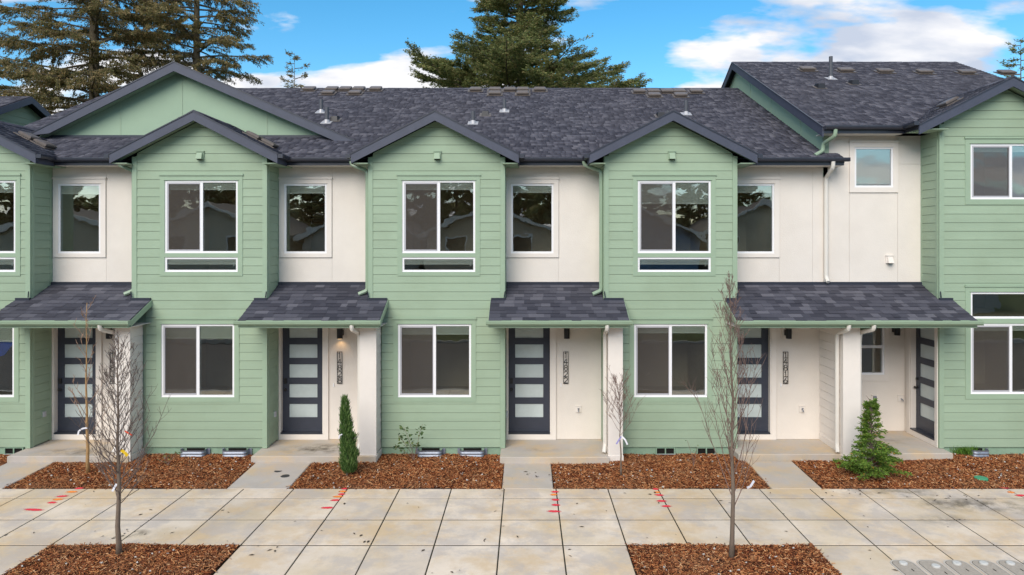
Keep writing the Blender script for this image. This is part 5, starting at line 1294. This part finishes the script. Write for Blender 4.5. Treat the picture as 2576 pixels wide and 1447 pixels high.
conifer("young_spruce", xt(741, YT + 2), YT + 2, 15.0, .10, 8.5, 15.0, lambda z: .35 + 1.25 * (15.2 - z) / 5.5, "small thin spruce tip showing above the ridge left of the middle", m_spruce, 5, .8, 34, .05, (.10, .22), .5, 0, .3, hang=.3, twigs=10)
conifer("fir_tree", xt(2568, YT), YT, 15.2, .14, 7, 15.2, lambda z: .4 + 1.9 * (15.4 - z) / 6, "small fir top at the right edge beyond the taller roof", m_fir, 6, 1.0, 46, .05, (.10, .22), .5, 0, .3, hang=.3, twigs=10)

# ------------------------------------------------------------------ across the street: seen mirrored in the windows
def opposite_house(x, y, wd, dp, eave, rise, wallc, roofc, label, seed):
    t = empty("house_opposite", (x, y, -.14), label, "house", "houses across the street"); r = random.Random(seed)
    wm_ = M("opposite_wall", wallc, .8, .2, var=.08, vscale=1.5); rm_ = M("opposite_roof", roofc, .9, .2, var=.25, vscale=5)
    a, b = x - wd / 2, x + wd / 2; yf = y; yb = y - dp
    MB().box(a, b, yb, yf, -.2, eave).prism([(a, yf, eave), (b, yf, eave), (x, yf, eave + rise - .25)], (0, -dp, 0)).build("wall", wm_, t)
    for s in (-1, 1):
        hw = wd / 2 + .5; sl_ = rise / (wd / 2 + .5)
        MB().prism([(x, yf + .5, eave + rise), (x + s * hw, yf + .5, eave - .05), (x + s * hw, yf + .5, eave - .3), (x, yf + .5, eave + rise - .25)][::s], (0, -dp - 1, 0)).build("roof", rm_, t)
        MB().prism([(x, yf + .52, eave + rise + .02), (x + s * hw, yf + .52, eave - .03), (x + s * hw, yf + .52, eave - .28), (x, yf + .52, eave + rise - .23)][::s], (0, -.06, 0)).build("rake_board", m_wtrim, t)
    for z in (.9, 3.6):
        if z + 1.4 > eave: continue
        for k in (-.28, .22):
            wx = x + k * wd; f = MB()
            for c in cells(wx - .7, wx + .7, z, z + 1.4, [(wx - .62, wx + .62, z + .08, z + 1.32)]): f.box(c[0], c[1], yf, yf + .06, c[2], c[3])
            o = f.build("window", m_vinyl, t); MB().box(wx - .62, wx + .62, yf + .005, yf + .03, z + .08, z + 1.32).build("pane", m_dark, o)
    MB().box(x - .05 * wd - .5, x - .05 * wd + .5, yf, yf + .05, -.1, 2.1).build("door", m_door, t)
HC_ = [((.50, .45, .36), "tan"), ((.55, .48, .38), "beige"), ((.45, .40, .35), "taupe"), ((.50, .40, .30), "brown"), ((.16, .25, .38), "blue"), ((.52, .46, .36), "sand"), ((.40, .38, .34), "grey")]
for k in range(7):
    xk = -31 + 9.6 * k; c_, nm = HC_[k]
    opposite_house(xk, -31 - (k % 3) * 1.6, 8.6, 9, 4.9 + .25 * (k % 2), 1.9 + .25 * (k % 3), c_, (.13, .115, .105), nm + " gabled house across the street behind the camera, mirrored in windows", k)
ORD = ['first', 'second', 'third', 'fourth', 'fifth', 'sixth', 'seventh', 'eighth', 'ninth', 'tenth', 'eleventh', 'twelfth', 'thirteenth', 'fourteenth', 'fifteenth', 'sixteenth', 'seventeenth']
FO = []
for k in range(17):
    px_, py_, hh = -48 + 4.2 * k + random.uniform(-1, 1), -46 - 4 * (k % 3), random.uniform(13.5, 18)
    if k < 3:
        t = conifer("fir_opposite", px_, py_, 16, .3, 2.5, 16, lambda z: .5 + 5.4 * (16 - z) / 16, "x", m_fir, 40 + k, .75, 80, .1, (.22, .5), .2, 0, .4, "firs across the street", .5, 11, (.10, .22), .10)
        FO.append(t)
    else:
        src_ = FO[k % 3]; t = src_.copy(); C.objects.link(t); t.location = (px_, py_, -.14); t.scale = (1, 1, hh / 16); t.rotation_euler = (0, 0, random.uniform(0, 6.28))
        for ch in src_.children:
            c_ = ch.copy(); C.objects.link(c_); c_.parent = t; c_.matrix_parent_inverse = ch.matrix_parent_inverse
    t['label'] = ORD[k] + " fir from the left across the street behind the camera, mirrored in windows"
print("objects", len(bpy.data.objects))
